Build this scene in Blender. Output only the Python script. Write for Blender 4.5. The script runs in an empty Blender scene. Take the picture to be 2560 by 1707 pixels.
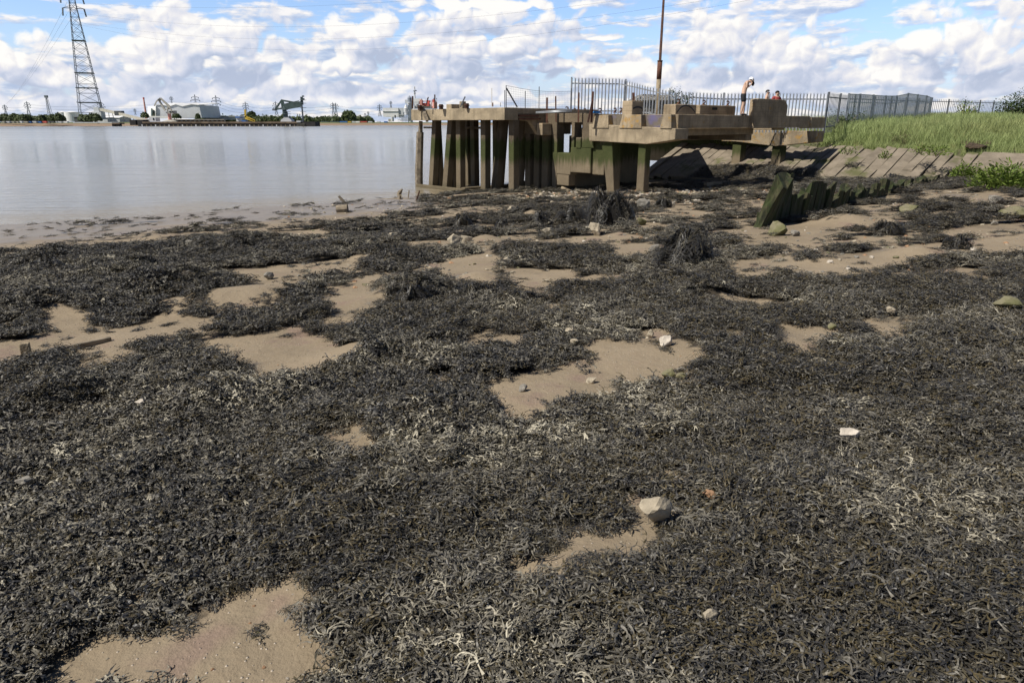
import bpy, bmesh, math, random
import numpy as np
from mathutils import Vector, Matrix
R = math.radians
scn = bpy.context.scene
COL = scn.collection

# ------------------------------------------------------------------ camera
FPX = 1740.0                                   # focal length in pixels of the 2560 px wide photograph
TH = math.atan((853.5 - 307.0) / FPX)
SN, CS = math.sin(TH), math.cos(TH)
EYE = 1.65
cam = bpy.data.cameras.new('camera'); cam_o = bpy.data.objects.new('camera', cam); COL.objects.link(cam_o)
cam.sensor_width = 36.0; cam.lens = 36.0 * FPX / 2560.0
cam.clip_start = 0.05; cam.clip_end = 20000
cam_o.location = (0, 0, EYE); cam_o.rotation_euler = (math.pi / 2 - TH, 0, 0)
scn.camera = cam_o

# ------------------------------------------------------------------ light
SUN_EL, SUN_DIR = R(50), Vector((-0.89, -0.46))       # horizontal direction towards the sun
SUN_DIR.normalize()
sun = bpy.data.lights.new('sun', 'SUN'); sun.energy = 5.0; sun.angle = R(0.55); sun.color = (1.0, 0.94, 0.84)
sun_o = bpy.data.objects.new('sun', sun); COL.objects.link(sun_o)
sdir = Vector((SUN_DIR.x * math.cos(SUN_EL), SUN_DIR.y * math.cos(SUN_EL), math.sin(SUN_EL)))
sun_o.rotation_euler = sdir.to_track_quat('Z', 'Y').to_euler()
scn.view_settings.view_transform = 'Standard'; scn.view_settings.look = 'None'
scn.view_settings.exposure = 0.16; scn.view_settings.gamma = 1.0

class NT:
    """A few shorthands for building node trees."""
    def __init__(s, tree): s.t = tree; s.n = tree.nodes; s.l = tree.links
    def new(s, typ, **kw):
        n = s.n.new(typ)
        for k, v in kw.items(): setattr(n, k, v)
        return n
    def put(s, sock, v):
        if v is None: return
        if hasattr(v, 'is_linked') or isinstance(v, bpy.types.NodeSocket): s.l.new(v, sock)
        else: sock.default_value = v
    def m(s, op, a, b=None, c=None, clamp=False):
        n = s.new('ShaderNodeMath', operation=op, use_clamp=clamp)
        for i, v in enumerate((a, b, c)): s.put(n.inputs[i], v)
        return n.outputs[0]
    def vm(s, op, a, b=None):
        n = s.new('ShaderNodeVectorMath', operation=op)
        s.put(n.inputs[0], a); s.put(n.inputs[1], b)
        return n.outputs[1] if op in ('LENGTH', 'DOT_PRODUCT', 'DISTANCE') else n.outputs[0]
    def xyz(s, x, y, z=0.0):
        n = s.new('ShaderNodeCombineXYZ')
        for i, v in enumerate((x, y, z)): s.put(n.inputs[i], v)
        return n.outputs[0]
    def sep(s, v):
        n = s.new('ShaderNodeSeparateXYZ'); s.put(n.inputs[0], v); return n.outputs
    def rng(s, v, a, b, c=0.0, d=1.0, smooth=True):
        n = s.new('ShaderNodeMapRange', clamp=True, interpolation_type='SMOOTHSTEP' if smooth else 'LINEAR')
        for i, x in enumerate((v, a, b, c, d)): s.put(n.inputs[i], x)
        return n.outputs[0]
    def noise(s, vec, scale, detail=5.0, rough=0.55, dist=0.0, dim='3D', color=False):
        n = s.new('ShaderNodeTexNoise', noise_dimensions=dim)
        s.put(n.inputs['Vector'], vec); n.inputs['Scale'].default_value = scale
        n.inputs['Detail'].default_value = detail; n.inputs['Roughness'].default_value = rough
        n.inputs['Distortion'].default_value = dist
        return n.outputs['Color' if color else 'Fac']
    def vor(s, vec, scale, feature='F1', dim='3D', smooth=None, out='Distance'):
        n = s.new('ShaderNodeTexVoronoi', feature=feature, voronoi_dimensions=dim)
        s.put(n.inputs['Vector'], vec); n.inputs['Scale'].default_value = scale
        if smooth is not None: n.inputs['Smoothness'].default_value = smooth
        return n.outputs[out]
    def mix(s, fac, a, b, blend='MIX'):
        n = s.new('ShaderNodeMix', data_type='RGBA', blend_type=blend)
        s.put(n.inputs[0], fac)
        for i, v in ((6, a), (7, b)):
            if isinstance(v, tuple): v = (v[0], v[1], v[2], 1.0)
            s.put(n.inputs[i], v)
        return n.outputs[2]
    def ramp(s, fac, stops, interp='LINEAR'):
        n = s.new('ShaderNodeValToRGB'); cr = n.color_ramp; cr.interpolation = interp
        while len(cr.elements) > 1: cr.elements.remove(cr.elements[-1])
        for i, (p, c) in enumerate(stops):
            e = cr.elements[0] if i == 0 else cr.elements.new(p)
            e.position = p; e.color = (c[0], c[1], c[2], 1.0)
        s.put(n.inputs[0], fac); return n.outputs[0]

def px(u, v):
    """pixel of the photograph (2560 x 1707) -> azimuth and elevation in units of ten degrees"""
    a = (u - 1280) / FPX; b = -(v - 853.5) / FPX
    d = Vector((a, CS + b * SN, -SN + b * CS)).normalized()
    return math.degrees(math.atan2(d.x, d.y)) / 10, math.degrees(math.asin(d.z)) / 10

# ------------------------------------------------------------------ sky with cumulus clouds
# cloud heaps: (u centre, v base, half width, height above base)
HEAPS = [(20, 160, 150, 110), (130, 205, 190, 60), (60, 270, 330, 60), (400, 175, 190, 145), (520, 130, 230, 150), (330, 130, 90, 30),
         (640, 140, 60, 62), (720, 205, 110, 75), (860, 165, 150, 88), (910, 95, 125, 78), (1090, 190, 190, 100),
         (1150, 130, 180, 130), (1290, 120, 190, 130), (1230, 20, 240, 34), (1420, 170, 150, 40), (1560, 200, 200, 70),
         (1500, 95, 70, 18), (1800, 135, 150, 150), (1950, 165, 170, 120), (1870, 225, 330, 90), (2330, 120, 160, 110),
         (2480, 150, 170, 150), (2250, 200, 230, 80), (2560, 230, 260, 70), (480, 245, 300, 60), (820, 250, 330, 60),
         (1180, 240, 330, 60), (2140, 255, 280, 40)]

def heaps_group():
    g = bpy.data.node_groups.new('cloud_heaps', 'ShaderNodeTree')
    g.interface.new_socket('P', in_out='INPUT', socket_type='NodeSocketVector')
    g.interface.new_socket('D', in_out='OUTPUT', socket_type='NodeSocketFloat')
    t = NT(g); gi = t.new('NodeGroupInput'); go = t.new('NodeGroupOutput'); P = gi.outputs[0]
    best = None
    for (u, v, hw, hh) in HEAPS:
        ax, el = px(u, v); ax2, _ = px(u + hw, v); _, el2 = px(u, v - hh)
        ix, iy = 1 / abs(ax2 - ax), 1 / (el2 - el)
        n = t.new('ShaderNodeVectorMath', operation='MULTIPLY_ADD')
        t.put(n.inputs[0], P); n.inputs[1].default_value = (ix, iy, 0); n.inputs[2].default_value = (-ax * ix, -el * iy, 0)
        V = n.outputs[0]
        d = t.vm('LENGTH', t.vm('MAXIMUM', V, t.vm('MULTIPLY', V, (1.0, -3.2, 0.0))))
        best = d if best is None else t.m('SMOOTH_MIN', best, d, 0.12)
    t.l.new(t.m('SUBTRACT', 1.0, best), go.inputs[0])
    return g

def make_world():
    w = bpy.data.worlds.new('World'); scn.world = w; w.use_nodes = True
    w.cycles.sampling_method = 'NONE'
    scn.cycles.max_bounces = 6; scn.cycles.diffuse_bounces = 2; scn.cycles.glossy_bounces = 2; scn.cycles.transmission_bounces = 2
    t = NT(scn.world.node_tree); t.n.clear()
    sky = t.new('ShaderNodeTexSky', sky_type='NISHITA', sun_disc=False)
    sky.sun_elevation = SUN_EL; sky.sun_rotation = math.atan2(SUN_DIR.x, SUN_DIR.y)
    sky.air_density = 1.0; sky.dust_density = 0.6; sky.ozone_density = 1.5
    geo = t.new('ShaderNodeTexCoord'); x, y, z = t.sep(geo.outputs['Generated'])
    az = t.m('MULTIPLY', t.m('ARCTAN2', x, y), 18 / math.pi)
    el = t.m('MULTIPLY', t.m('ARCSINE', z), 18 / math.pi)
    P = t.xyz(az, el)
    S = 0.1
    K = lambda c: tuple(v / S for v in c)
    col = t.mix(1.0, sky.outputs[0], t.mix(t.rng(el, 0.95, 1.7), (1.2, 1.3, 1.60), (0.40, 0.46, 0.58)), 'MULTIPLY')  # sky overhead, out of view, is dimmed to deepen the shade below
    # pale air towards the horizon
    col = t.mix(t.rng(el, 0.75, 0.0, 0.0, 0.7), col, K((0.50, 0.60, 0.78)))
    # a far deck of flat layered clouds
    q = t.xyz(t.m('MULTIPLY', az, 1.0), t.m('MULTIPLY', el, 3.6))
    f1 = t.noise(q, 1.7, 7, 0.56, dim='2D'); f1b = t.noise(t.vm('ADD', q, (-0.03, 0.10, 0)), 1.7, 7, 0.56, dim='2D')
    cov = t.rng(el, 0.05, 0.9, 0.34, 0.50)
    a1 = t.rng(t.m('SUBTRACT', f1, cov), -0.03, 0.10)
    sh = t.m('MULTIPLY_ADD', t.m('SUBTRACT', f1, f1b), 5.0, 0.52, clamp=True)
    c1 = t.ramp(sh, [(0.0, K((0.40, 0.48, 0.66))), (0.5, K((0.57, 0.63, 0.76))), (0.85, K((0.82, 0.79, 0.78))), (1.0, K((0.94, 0.89, 0.84)))])
    col = t.mix(t.m('MULTIPLY', t.m('MULTIPLY', a1, t.rng(el, 1.5, 0.95)), 0.85), col, c1)
    # the heaped cumulus
    g = heaps_group()
    w = t.vm('SUBTRACT', t.noise(P, 3.2, 2, 0.55, dim='2D', color=True), (0.5, 0.5, 0.5))
    W = t.vm('ADD', P, t.vm('MULTIPLY', w, (0.15, 0.11, 0.0)))
    def heap(off):
        n = t.new('ShaderNodeGroup'); n.node_tree = g
        t.put(n.inputs[0], t.vm('ADD', W, off) if off else W); return n.outputs[0]
    def puffs(off):
        Q = t.vm('ADD', W, off) if off else W
        n1 = t.noise(Q, 4.6, 9, 0.62, dim='2D')
        b1 = t.vor(t.vm('MULTIPLY', Q, (1.0, 1.3, 1.0)), 5.0, 'F1', '2D'); b2 = t.vor(Q, 12.5, 'F1', '2D')
        r = t.m('MULTIPLY_ADD', n1, 1.05, -0.27)
        r = t.m('MULTIPLY_ADD', t.m('MULTIPLY', b1, b1), -1.05, r)
        return t.m('MULTIPLY_ADD', t.m('MULTIPLY', b2, b2), -0.42, r)
    hi = t.rng(el, 0.85, 1.4)
    gen = t.m('MULTIPLY_ADD', t.noise(t.vm('MULTIPLY', P, (1.0, 1.5, 1.0)), 0.55, 3, 0.5, dim='2D'), 4.0, -3.1)
    h0, h2 = heap(None), heap((-0.07, 0.17, 0))
    hb = t.m('ADD', t.m('MULTIPLY', h0, t.m('SUBTRACT', 1.0, hi)), t.m('MULTIPLY', gen, hi))
    p0, p1 = puffs(None), puffs((-0.022, 0.034, 0))
    d0 = t.m('ADD', hb, p0)
    a = t.m('MULTIPLY', t.rng(d0, -0.04, 0.34), 0.97)
    fine = t.m('MULTIPLY', t.m('SUBTRACT', p0, p1), 1.0)
    broad = t.m('MULTIPLY', t.m('SUBTRACT', h0, h2), 0.95)
    lit = t.m('ADD', t.m('ADD', 0.37, fine), broad, clamp=True)
    c2 = t.ramp(lit, [(0.0, K((0.42, 0.48, 0.62))), (0.25, K((0.51, 0.56, 0.69))), (0.45, K((0.62, 0.65, 0.75))), (0.66, K((0.73, 0.73, 0.78))), (0.86, K((0.85, 0.83, 0.82))), (1.0, K((0.92, 0.90, 0.87)))])
    c2 = t.mix(t.rng(el, 0.35, 0.0, 0.0, 0.45), c2, K((0.68, 0.72, 0.82)))
    col = t.mix(a, col, c2)
    # unseen sky beside and behind the viewer, dimmed to weaken fill on shaded faces
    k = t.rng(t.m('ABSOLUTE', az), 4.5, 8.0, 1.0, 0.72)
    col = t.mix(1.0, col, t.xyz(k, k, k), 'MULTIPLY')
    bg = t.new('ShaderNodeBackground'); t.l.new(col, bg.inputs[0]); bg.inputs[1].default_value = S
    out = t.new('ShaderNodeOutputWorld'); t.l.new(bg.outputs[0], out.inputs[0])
make_world()

# ------------------------------------------------------------------ measuring helpers
E1 = Vector((0.677, -0.736)); E2 = Vector((0.736, 0.677))        # the jetty's two directions: along the river bank, and inland
WATER = -1.45
def pq(p, q, z=0.0): return Vector((E1.x * p + E2.x * q, E1.y * p + E2.y * q, z))
def ray(u, v):
    a = (u - 1280) / FPX; b = -(v - 853.5) / FPX
    return Vector((a, CS + b * SN, -SN + b * CS))
def at(u, v, y):
    d = ray(u, v); k = y / d.y
    return Vector((d.x * k, y, EYE + d.z * k))
def lit(u, v, q):
    d = ray(u, v); k = q / (E2.x * d.x + E2.y * d.y)
    return E1.x * d.x * k + E1.y * d.y * k, EYE + d.z * k
def dark(u, v, p):
    d = ray(u, v); k = p / (E1.x * d.x + E1.y * d.y)
    return E2.x * d.x * k + E2.y * d.y * k, EYE + d.z * k

def hash2(ix, iy, seed):
    n = (ix.astype(np.int64) * 374761393 + iy.astype(np.int64) * 668265263 + seed * 1442695041) & 0x7fffffff
    n = ((n ^ (n >> 13)) * 1274126177) & 0x7fffffff
    n = (n ^ (n >> 16)) & 0x7fffffff
    return (n % 100003) / 100003.0
def vnoise(x, y, seed=0):
    xi = np.floor(x); yi = np.floor(y); fx = x - xi; fy = y - yi
    fx = fx * fx * (3 - 2 * fx); fy = fy * fy * (3 - 2 * fy)
    a = hash2(xi, yi, seed); b = hash2(xi + 1, yi, seed); c = hash2(xi, yi + 1, seed); d = hash2(xi + 1, yi + 1, seed)
    return (a * (1 - fx) + b * fx) * (1 - fy) + (c * (1 - fx) + d * fx) * fy
def fbm(x, y, seed=0, o=4):
    s = 0; a = 0.5; n = 0
    for i in range(o):
        s = s + a * vnoise(x * 2 ** i + 17.3 * i, y * 2 ** i - 9.1 * i, seed + i); n += a; a *= 0.5
    return s / n
def sstep(x, a, b):
    t = np.clip((x - a) / (b - a), 0, 1); return t * t * (3 - 2 * t)

# ------------------------------------------------------------------ object helpers
def tag(o, label=None, cat=None, group=None, kind=None):
    if label: o['label'] = label
    if cat: o['category'] = cat
    if group: o['group'] = group
    if kind: o['kind'] = kind
    return o
def root(name, loc, label, cat, group=None):
    o = bpy.data.objects.new(name, None); COL.objects.link(o); o.location = loc; o.empty_display_size = 0.3
    return tag(o, label, cat, group)
def children(o): return [c for c in COL.objects if c.parent == o]
class MB:
    """collects solids and links them as ONE mesh object"""
    def __init__(s): s.v = []; s.f = []
    def add(s, vs, fs):
        b = len(s.v); s.v.extend(Vector(v) for v in vs); s.f.extend(tuple(b + i for i in f) for f in fs); return s
    def hexa(s, lo, hi):
        """four points below, four above, same order"""
        return s.add(list(lo) + list(hi), [(3, 2, 1, 0), (4, 5, 6, 7), (0, 1, 5, 4), (1, 2, 6, 5), (2, 3, 7, 6), (3, 0, 4, 7)])
    def bpq(s, p0, p1, q0, q1, z0, z1):
        c = [(p0, q0), (p1, q0), (p1, q1), (p0, q1)]
        return s.hexa([pq(a, b, z0) for a, b in c], [pq(a, b, z1) for a, b in c])
    def box(s, c, sx, sy, sz, rz=0.0):
        """box standing on c"""
        c = Vector(c); m = Matrix.Rotation(rz, 3, 'Z')
        k = [m @ Vector((a * sx / 2, b * sy / 2, 0)) for a, b in ((-1, -1), (1, -1), (1, 1), (-1, 1))]
        return s.hexa([c + i for i in k], [c + i + Vector((0, 0, sz)) for i in k])
    def bar(s, a, b, w, h=None, up=(0, 0, 1)):
        a, b = Vector(a), Vector(b); h = h or w; d = (b - a).normalized(); up = Vector(up)
        if abs(d.dot(up)) > 0.98: up = Vector((1, 0, 0))
        r = d.cross(up).normalized() * w / 2; n = r.cross(d).normalized() * h / 2
        return s.hexa([a - r - n, a + r - n, a + r + n, a - r + n], [b - r - n, b + r - n, b + r + n, b - r + n])
    def tube(s, pts, rad, n=8, cap=True):
        pts = [Vector(p) for p in pts]; rad = rad if isinstance(rad, (list, tuple)) else [rad] * len(pts)
        b = len(s.v); ref = None
        for i, p in enumerate(pts):
            d = (pts[min(i + 1, len(pts) - 1)] - pts[max(i - 1, 0)]).normalized()
            if ref is None:
                ref = Vector((0, 0, 1)) if abs(d.z) < 0.9 else Vector((1, 0, 0))
            x = d.cross(ref).normalized(); y = x.cross(d).normalized(); ref = y
            for k in range(n):
                a = 2 * math.pi * k / n; s.v.append(p + (x * math.cos(a) + y * math.sin(a)) * rad[i])
        for i in range(len(pts) - 1):
            for k in range(n):
                s.f.append((b + i * n + k, b + i * n + (k + 1) % n, b + (i + 1) * n + (k + 1) % n, b + (i + 1) * n + k))
        if cap:
            s.f.append(tuple(b + k for k in reversed(range(n)))); s.f.append(tuple(b + (len(pts) - 1) * n + k for k in range(n)))
        return s
    def prism(s, poly, vec):
        """polygon of 3-D points extruded by vec"""
        n = len(poly); b = len(s.v); vec = Vector(vec)
        s.v.extend(Vector(p) for p in poly); s.v.extend(Vector(p) + vec for p in poly)
        s.f.append(tuple(b + i for i in reversed(range(n)))); s.f.append(tuple(b + n + i for i in range(n)))
        for i in range(n): s.f.append((b + i, b + (i + 1) % n, b + n + (i + 1) % n, b + n + i))
        return s
    def build(s, name, mat, parent=None, bevel=0.0, smooth=False, label=None):
        me = bpy.data.meshes.new(name)
        off = Vector(parent.location) if parent else Vector((0, 0, 0))
        if parent and parent.parent: off = off + Vector(parent.parent.location)
        me.from_pydata([tuple(v - off) for v in s.v], [], s.f); me.update()
        bm = bmesh.new(); bm.from_mesh(me); bmesh.ops.recalc_face_normals(bm, faces=bm.faces); bm.to_mesh(me); bm.free()
        if mat: me.materials.append(mat)
        if smooth:
            for p in me.polygons: p.use_smooth = True
        o = bpy.data.objects.new(name, me); COL.objects.link(o)
        if parent: o.parent = parent
        if bevel:
            m = o.modifiers.new('edge', 'BEVEL'); m.width = bevel; m.segments = 2; m.limit_method = 'ANGLE'
        if label: o['label'] = label
        return o
def np_mesh(name, V, F, mat=None, attrs=None, smooth=False, link=True):
    me = bpy.data.meshes.new(name); V = np.asarray(V, np.float32); F = np.asarray(F, np.int32)
    k = F.shape[1]
    me.vertices.add(len(V)); me.vertices.foreach_set('co', V.ravel())
    me.loops.add(F.size); me.loops.foreach_set('vertex_index', F.ravel())
    me.polygons.add(len(F)); me.polygons.foreach_set('loop_start', np.arange(0, F.size, k, dtype=np.int32))
    if smooth: me.polygons.foreach_set('use_smooth', np.ones(len(F), bool))
    me.update(calc_edges=True)
    for nm, arr in (attrs or {}).items():
        a = me.attributes.new(nm, 'FLOAT', 'POINT'); a.data.foreach_set('value', np.asarray(arr, np.float32))
    if mat: me.materials.append(mat)
    o = bpy.data.objects.new(name, me)
    if link: COL.objects.link(o)
    return o

# ------------------------------------------------------------------ materials
def newmat(name):
    m = bpy.data.materials.new(name); m.use_nodes = True; t = NT(m.node_tree); t.n.clear()
    b = t.new('ShaderNodeBsdfPrincipled'); o = t.new('ShaderNodeOutputMaterial'); t.l.new(b.outputs[0], o.inputs[0])
    g = t.new('ShaderNodeNewGeometry')
    return m, t, b, g.outputs['Position']
def bump(t, b, h, strength, dist):
    n = t.new('ShaderNodeBump'); n.inputs['Strength'].default_value = strength; n.inputs['Distance'].default_value = dist
    t.put(n.inputs['Height'], h); t.l.new(n.outputs[0], b.inputs['Normal']); return n
def plain(name, c, rough=0.7, metal=0.0, var=0.25, scale=3.0, spec=0.4):
    m, t, b, P = newmat(name)
    n = t.noise(P, scale, 5, 0.6)
    lo = tuple(x * (1 - var) for x in c); hi = tuple(min(1, x * (1 + var)) for x in c)
    t.put(b.inputs['Base Color'], t.mix(t.rng(n, 0.3, 0.7), lo, hi))
    b.inputs['Roughness'].default_value = rough; b.inputs['Metallic'].default_value = metal
    b.inputs['Specular IOR Level'].default_value = spec
    return m
def concrete(name, base, tidal=False, lichen=0.0, boards=0.0, blue=0.0):
    m, t, b, P = newmat(name)
    x, y, z = t.sep(P)
    n1 = t.noise(P, 1.3, 6, 0.62); n2 = t.noise(P, 26.0, 4, 0.7); n3 = t.vor(P, 34.0)
    streak = t.noise(t.vm('MULTIPLY', P, (7.0, 7.0, 0.55)), 1.0, 4, 0.6)
    c = t.mix(t.rng(n1, 0.3, 0.72), tuple(v * 0.58 for v in base), tuple(v * 1.15 for v in base))
    c = t.mix(t.m('MULTIPLY', t.rng(streak, 0.50, 0.72), 0.6), c, tuple(v * 0.42 for v in base))
    c = t.mix(t.m('MULTIPLY', t.rng(n3, 0.34, 0.12), 0.45), c, (0.42, 0.37, 0.29))
    c = t.mix(t.m('MULTIPLY', t.rng(n2, 0.56, 0.7), 0.35), c, (0.10, 0.085, 0.065))
    if tidal:
        zz = t.m('ADD', z, t.m('MULTIPLY_ADD', streak, 0.9, -0.45))
        top = t.rng(zz, 0.75, 1.2); c = t.mix(t.m('MULTIPLY', top, 0.30), c, (0.11, 0.085, 0.06))
        green = t.m('MULTIPLY', t.rng(zz, -0.25, 0.25), t.rng(zz, 1.05, 0.8))
        c = t.mix(t.m('MULTIPLY', green, 0.88), c, t.mix(n1, (0.018, 0.032, 0.008), (0.085, 0.10, 0.032)))
        low = t.rng(zz, 0.2, -0.3); c = t.mix(t.m('MULTIPLY', low, 0.45), c, (0.24, 0.195, 0.13))
        c = t.mix(t.m('MULTIPLY', t.rng(zz, -0.9, -1.4), 0.6), c, (0.10, 0.085, 0.05))
    if boards:
        fr = t.m('FRACT', t.m('MULTIPLY', z, 1 / boards)); ln = t.rng(t.m('ABSOLUTE', t.m('SUBTRACT', fr, 0.5)), 0.46, 0.5)
        ln = t.m('MULTIPLY', ln, t.rng(n1, 0.35, 0.6, 0.25, 1.0))
        c = t.mix(t.m('MULTIPLY', ln, 0.7), c, (0.05, 0.04, 0.03))
    if lichen:
        l = t.noise(P, 3.4, 6, 0.7); c = t.mix(t.m('MULTIPLY', t.rng(l, 0.62 - lichen, 0.74 - lichen), 0.85), c, t.mix(n2, (0.40, 0.17, 0.02), (0.38, 0.27, 0.07)))
    if blue:
        l = t.noise(P, 2.1, 2, 0.5); c = t.mix(t.m('MULTIPLY', t.rng(l, 0.46, 0.66), blue), c, (0.14, 0.13, 0.28))
    t.put(b.inputs['Base Color'], c); b.inputs['Roughness'].default_value = 0.9; b.inputs['Specular IOR Level'].default_value = 0.2
    h = t.m('ADD', t.m('MULTIPLY', n2, 0.6), t.m('ADD', t.m('MULTIPLY', n3, 0.5), t.m('MULTIPLY', n1, 1.4)))
    bump(t, b, h, 0.9, 0.035)
    return m
def rust(name, k=1.0):
    m, t, b, P = newmat(name)
    n = t.noise(P, 9, 6, 0.65)
    t.put(b.inputs['Base Color'], t.ramp(n, [(0.25, (0.035 * k, 0.018 * k, 0.012 * k)), (0.5, (0.12 * k, 0.05 * k, 0.03 * k)), (0.75, (0.19 * k, 0.085 * k, 0.05 * k))]))
    b.inputs['Roughness'].default_value = 0.85; bump(t, b, n, 0.5, 0.01); return m

M = {}
M['concrete'] = concrete('concrete', (0.40, 0.325, 0.22))
M['tidal'] = concrete('tidal concrete', (0.20, 0.158, 0.105), tidal=True)
M['pile'] = concrete('wet pile concrete', (0.135, 0.105, 0.07), tidal=True)
M['deck'] = concrete('weathered deck concrete', (0.40, 0.315, 0.21), lichen=0.03, boards=0.19)
M['lichen'] = concrete('lichened concrete', (0.38, 0.305, 0.205), lichen=0.085)
M['blue'] = concrete('sprayed concrete', (0.20, 0.17, 0.13), boards=0.19, blue=0.75)
M['slab'] = concrete('revetment slab', (0.30, 0.235, 0.165))
M['rust'] = rust('rusty steel'); M['rust_dark'] = rust('dark rusty steel', 0.5)
M['galv'] = plain('galvanised steel', (0.36, 0.38, 0.40), 0.5, 0.55, 0.2, 5)
M['galv_dark'] = plain('dark steel', (0.15, 0.16, 0.175), 0.6, 0.3, 0.2, 5)
M['timber'] = plain('grey timber', (0.20, 0.165, 0.12), 0.9, 0, 0.4, 6)
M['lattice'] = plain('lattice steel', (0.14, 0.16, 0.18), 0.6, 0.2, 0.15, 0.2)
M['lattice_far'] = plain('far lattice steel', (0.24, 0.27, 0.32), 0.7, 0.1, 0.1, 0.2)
M['white'] = plain('white cladding', (0.80, 0.80, 0.79), 0.6, 0, 0.06, 0.1)
M['greyclad'] = plain('grey cladding', (0.60, 0.62, 0.64), 0.6, 0, 0.05, 0.1)
M['greylight'] = plain('light grey steel', (0.58, 0.59, 0.60), 0.55, 0.1, 0.12, 0.2)
M['greydark'] = plain('dark shed', (0.10, 0.105, 0.11), 0.7, 0, 0.15, 0.2)
M['redpaint'] = plain('red painted steel', (0.55, 0.11, 0.09), 0.6, 0, 0.2, 0.2)
M['pinkpaint'] = plain('faded red steel', (0.62, 0.30, 0.25), 0.6, 0, 0.2, 0.2)
M['cranegreen'] = plain('grey green crane paint', (0.055, 0.085, 0.082), 0.6, 0, 0.25, 0.3)
M['cream'] = plain('cream crane paint', (0.42, 0.40, 0.34), 0.6, 0, 0.15, 0.3)
M['yellow'] = plain('yellow paint', (0.58, 0.40, 0.05), 0.6, 0, 0.15, 0.3)
M['bluepaint'] = plain('blue paint', (0.06, 0.16, 0.42), 0.6, 0, 0.15, 0.3)
M['wharf'] = plain('black wharf timber', (0.035, 0.033, 0.034), 0.9, 0, 0.4, 0.3)
M['wharf_deck'] = plain('rusty wharf deck', (0.16, 0.12, 0.085), 0.9, 0, 0.4, 0.2)
M['glass'] = plain('dark glass', (0.03, 0.04, 0.05), 0.15, 0, 0.1, 1)
M['weedblack'] = plain('black hanging weed', (0.014, 0.013, 0.012), 0.85, 0, 0.5, 30, 0.15)
M['skin'] = plain('skin', (0.56, 0.37, 0.27), 0.55, 0, 0.08, 8)
M['black'] = plain('black cloth', (0.014, 0.014, 0.016), 0.8, 0, 0.2, 20)
M['hair'] = plain('dark hair', (0.022, 0.014, 0.010), 0.6, 0, 0.3, 60)
M['cap'] = plain('white cloth', (0.80, 0.80, 0.82), 0.8, 0, 0.05, 20)
M['redcloth'] = plain('dark red cloth', (0.28, 0.05, 0.05), 0.85, 0, 0.15, 20)
M['greycloth'] = plain('grey cloth', (0.16, 0.16, 0.18), 0.85, 0, 0.15, 20)
M['wire'] = plain('overhead wire', (0.10, 0.11, 0.13), 0.6, 0.3, 0.1, 1)
M['bluerag'] = plain('blue plastic', (0.05, 0.25, 0.6), 0.5, 0, 0.15, 10)
M['sprayblack'] = plain('black spray paint', (0.03, 0.03, 0.035), 0.7, 0, 0.2, 10)

# ================================================================== the setting: beach, water, banks
OV = 2560 / 2352.0
def poly(*pts): return np.array(pts, float) * OV
SAND = [poly((150,1568),(180,1500),(220,1450),(290,1425),(330,1418),(440,1440),(480,1400),(540,1385),(600,1330),(690,1305),(740,1320),(700,1350),(650,1370),(640,1400),(690,1440),(680,1500),(640,1540),(600,1600),(400,1650),(150,1620)),
        poly((455,795),(560,770),(600,775),(720,768),(700,788),(800,795),(795,822),(700,840),(600,845),(540,852),(560,815),(520,795)),
        poly((1130,875),(1250,870),(1290,845),(1370,840),(1335,805),(1360,780),(1480,782),(1550,765),(1570,790),(1540,815),(1640,830),(1560,850),(1530,880),(1400,870),(1300,890),(1200,892)),
        poly((525,622),(600,616),(700,612),(760,602),(840,600),(800,612),(690,622),(640,642),(590,642)),
        poly((500,692),(600,663),(690,646),(690,657),(640,672),(560,698),(540,704)),
        poly((735,670),(800,653),(860,629),(960,628),(950,645),(900,660),(880,687),(860,702),(740,714),(760,695),(790,680)),
        poly((940,612),(1040,600),(1100,588),(1140,596),(1120,622),(1140,627),(1060,650),(1030,640),(1000,618)),
        poly((1140,652),(1180,640),(1160,618),(1200,616),(1290,628),(1360,630),(1365,647),(1250,660),(1300,670),(1250,687),(1180,662)),
        poly((-200,800),(60,788),(130,768),(220,755),(230,770),(330,736),(370,732),(470,743),(460,757),(380,759),(290,782),(230,788),(100,802),(60,828),(-200,828)),
        poly((190,817),(260,798),(305,798),(270,817),(210,825)), poly((1760,757),(1830,743),(1900,748),(1955,753),(1910,774),(1830,770)),
        poly((1680,605),(1700,590),(1760,588),(1805,592),(1760,622),(1690,632)), poly((1380,572),(1450,558),(1600,563),(1540,577),(1430,580)),
        poly((1070,767),(1180,753),(1195,765),(1090,775)), poly((733,977),(800,960),(822,970),(770,997),(740,1003)),
        poly((1250,1205),(1285,1165),(1330,1185),(1400,1185),(1440,1155),(1500,1160),(1490,1205),(1450,1240),(1390,1262),(1330,1275),(1260,1295),(1190,1345),(1150,1330),(1220,1270),(1280,1245)),
        poly((770,1077),(870,1053),(862,1067),(800,1082)), poly((695,1142),(765,1123),(750,1138)), poly((380,690),(440,683),(445,690),(395,708)),
        poly((130,715),(215,730),(180,742),(110,728)), poly((40,672),(100,672),(70,686),(40,684)), poly((265,1270),(350,1258),(300,1280)),
        poly((1990,715),(2080,735),(2170,738),(2080,742),(2000,725)), poly((640,1515),(720,1500),(790,1470),(770,1490),(720,1530),(650,1540)),
        poly((970,880),(1040,882),(1000,895)), poly((1640,760),(1700,768),(1680,775)), poly((90,935),(260,935),(200,948)), poly((1110,640),(1125,655),(1070,665))]
SAND = [pl.mean(0) + (pl - pl.mean(0)) * (1.02, 1.09) for pl in SAND]
ZONE_R = poly((1430,470),(1700,440),(2000,440),(2500,430),(2500,650),(2100,650),(1820,640),(1640,610),(1500,570))
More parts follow.
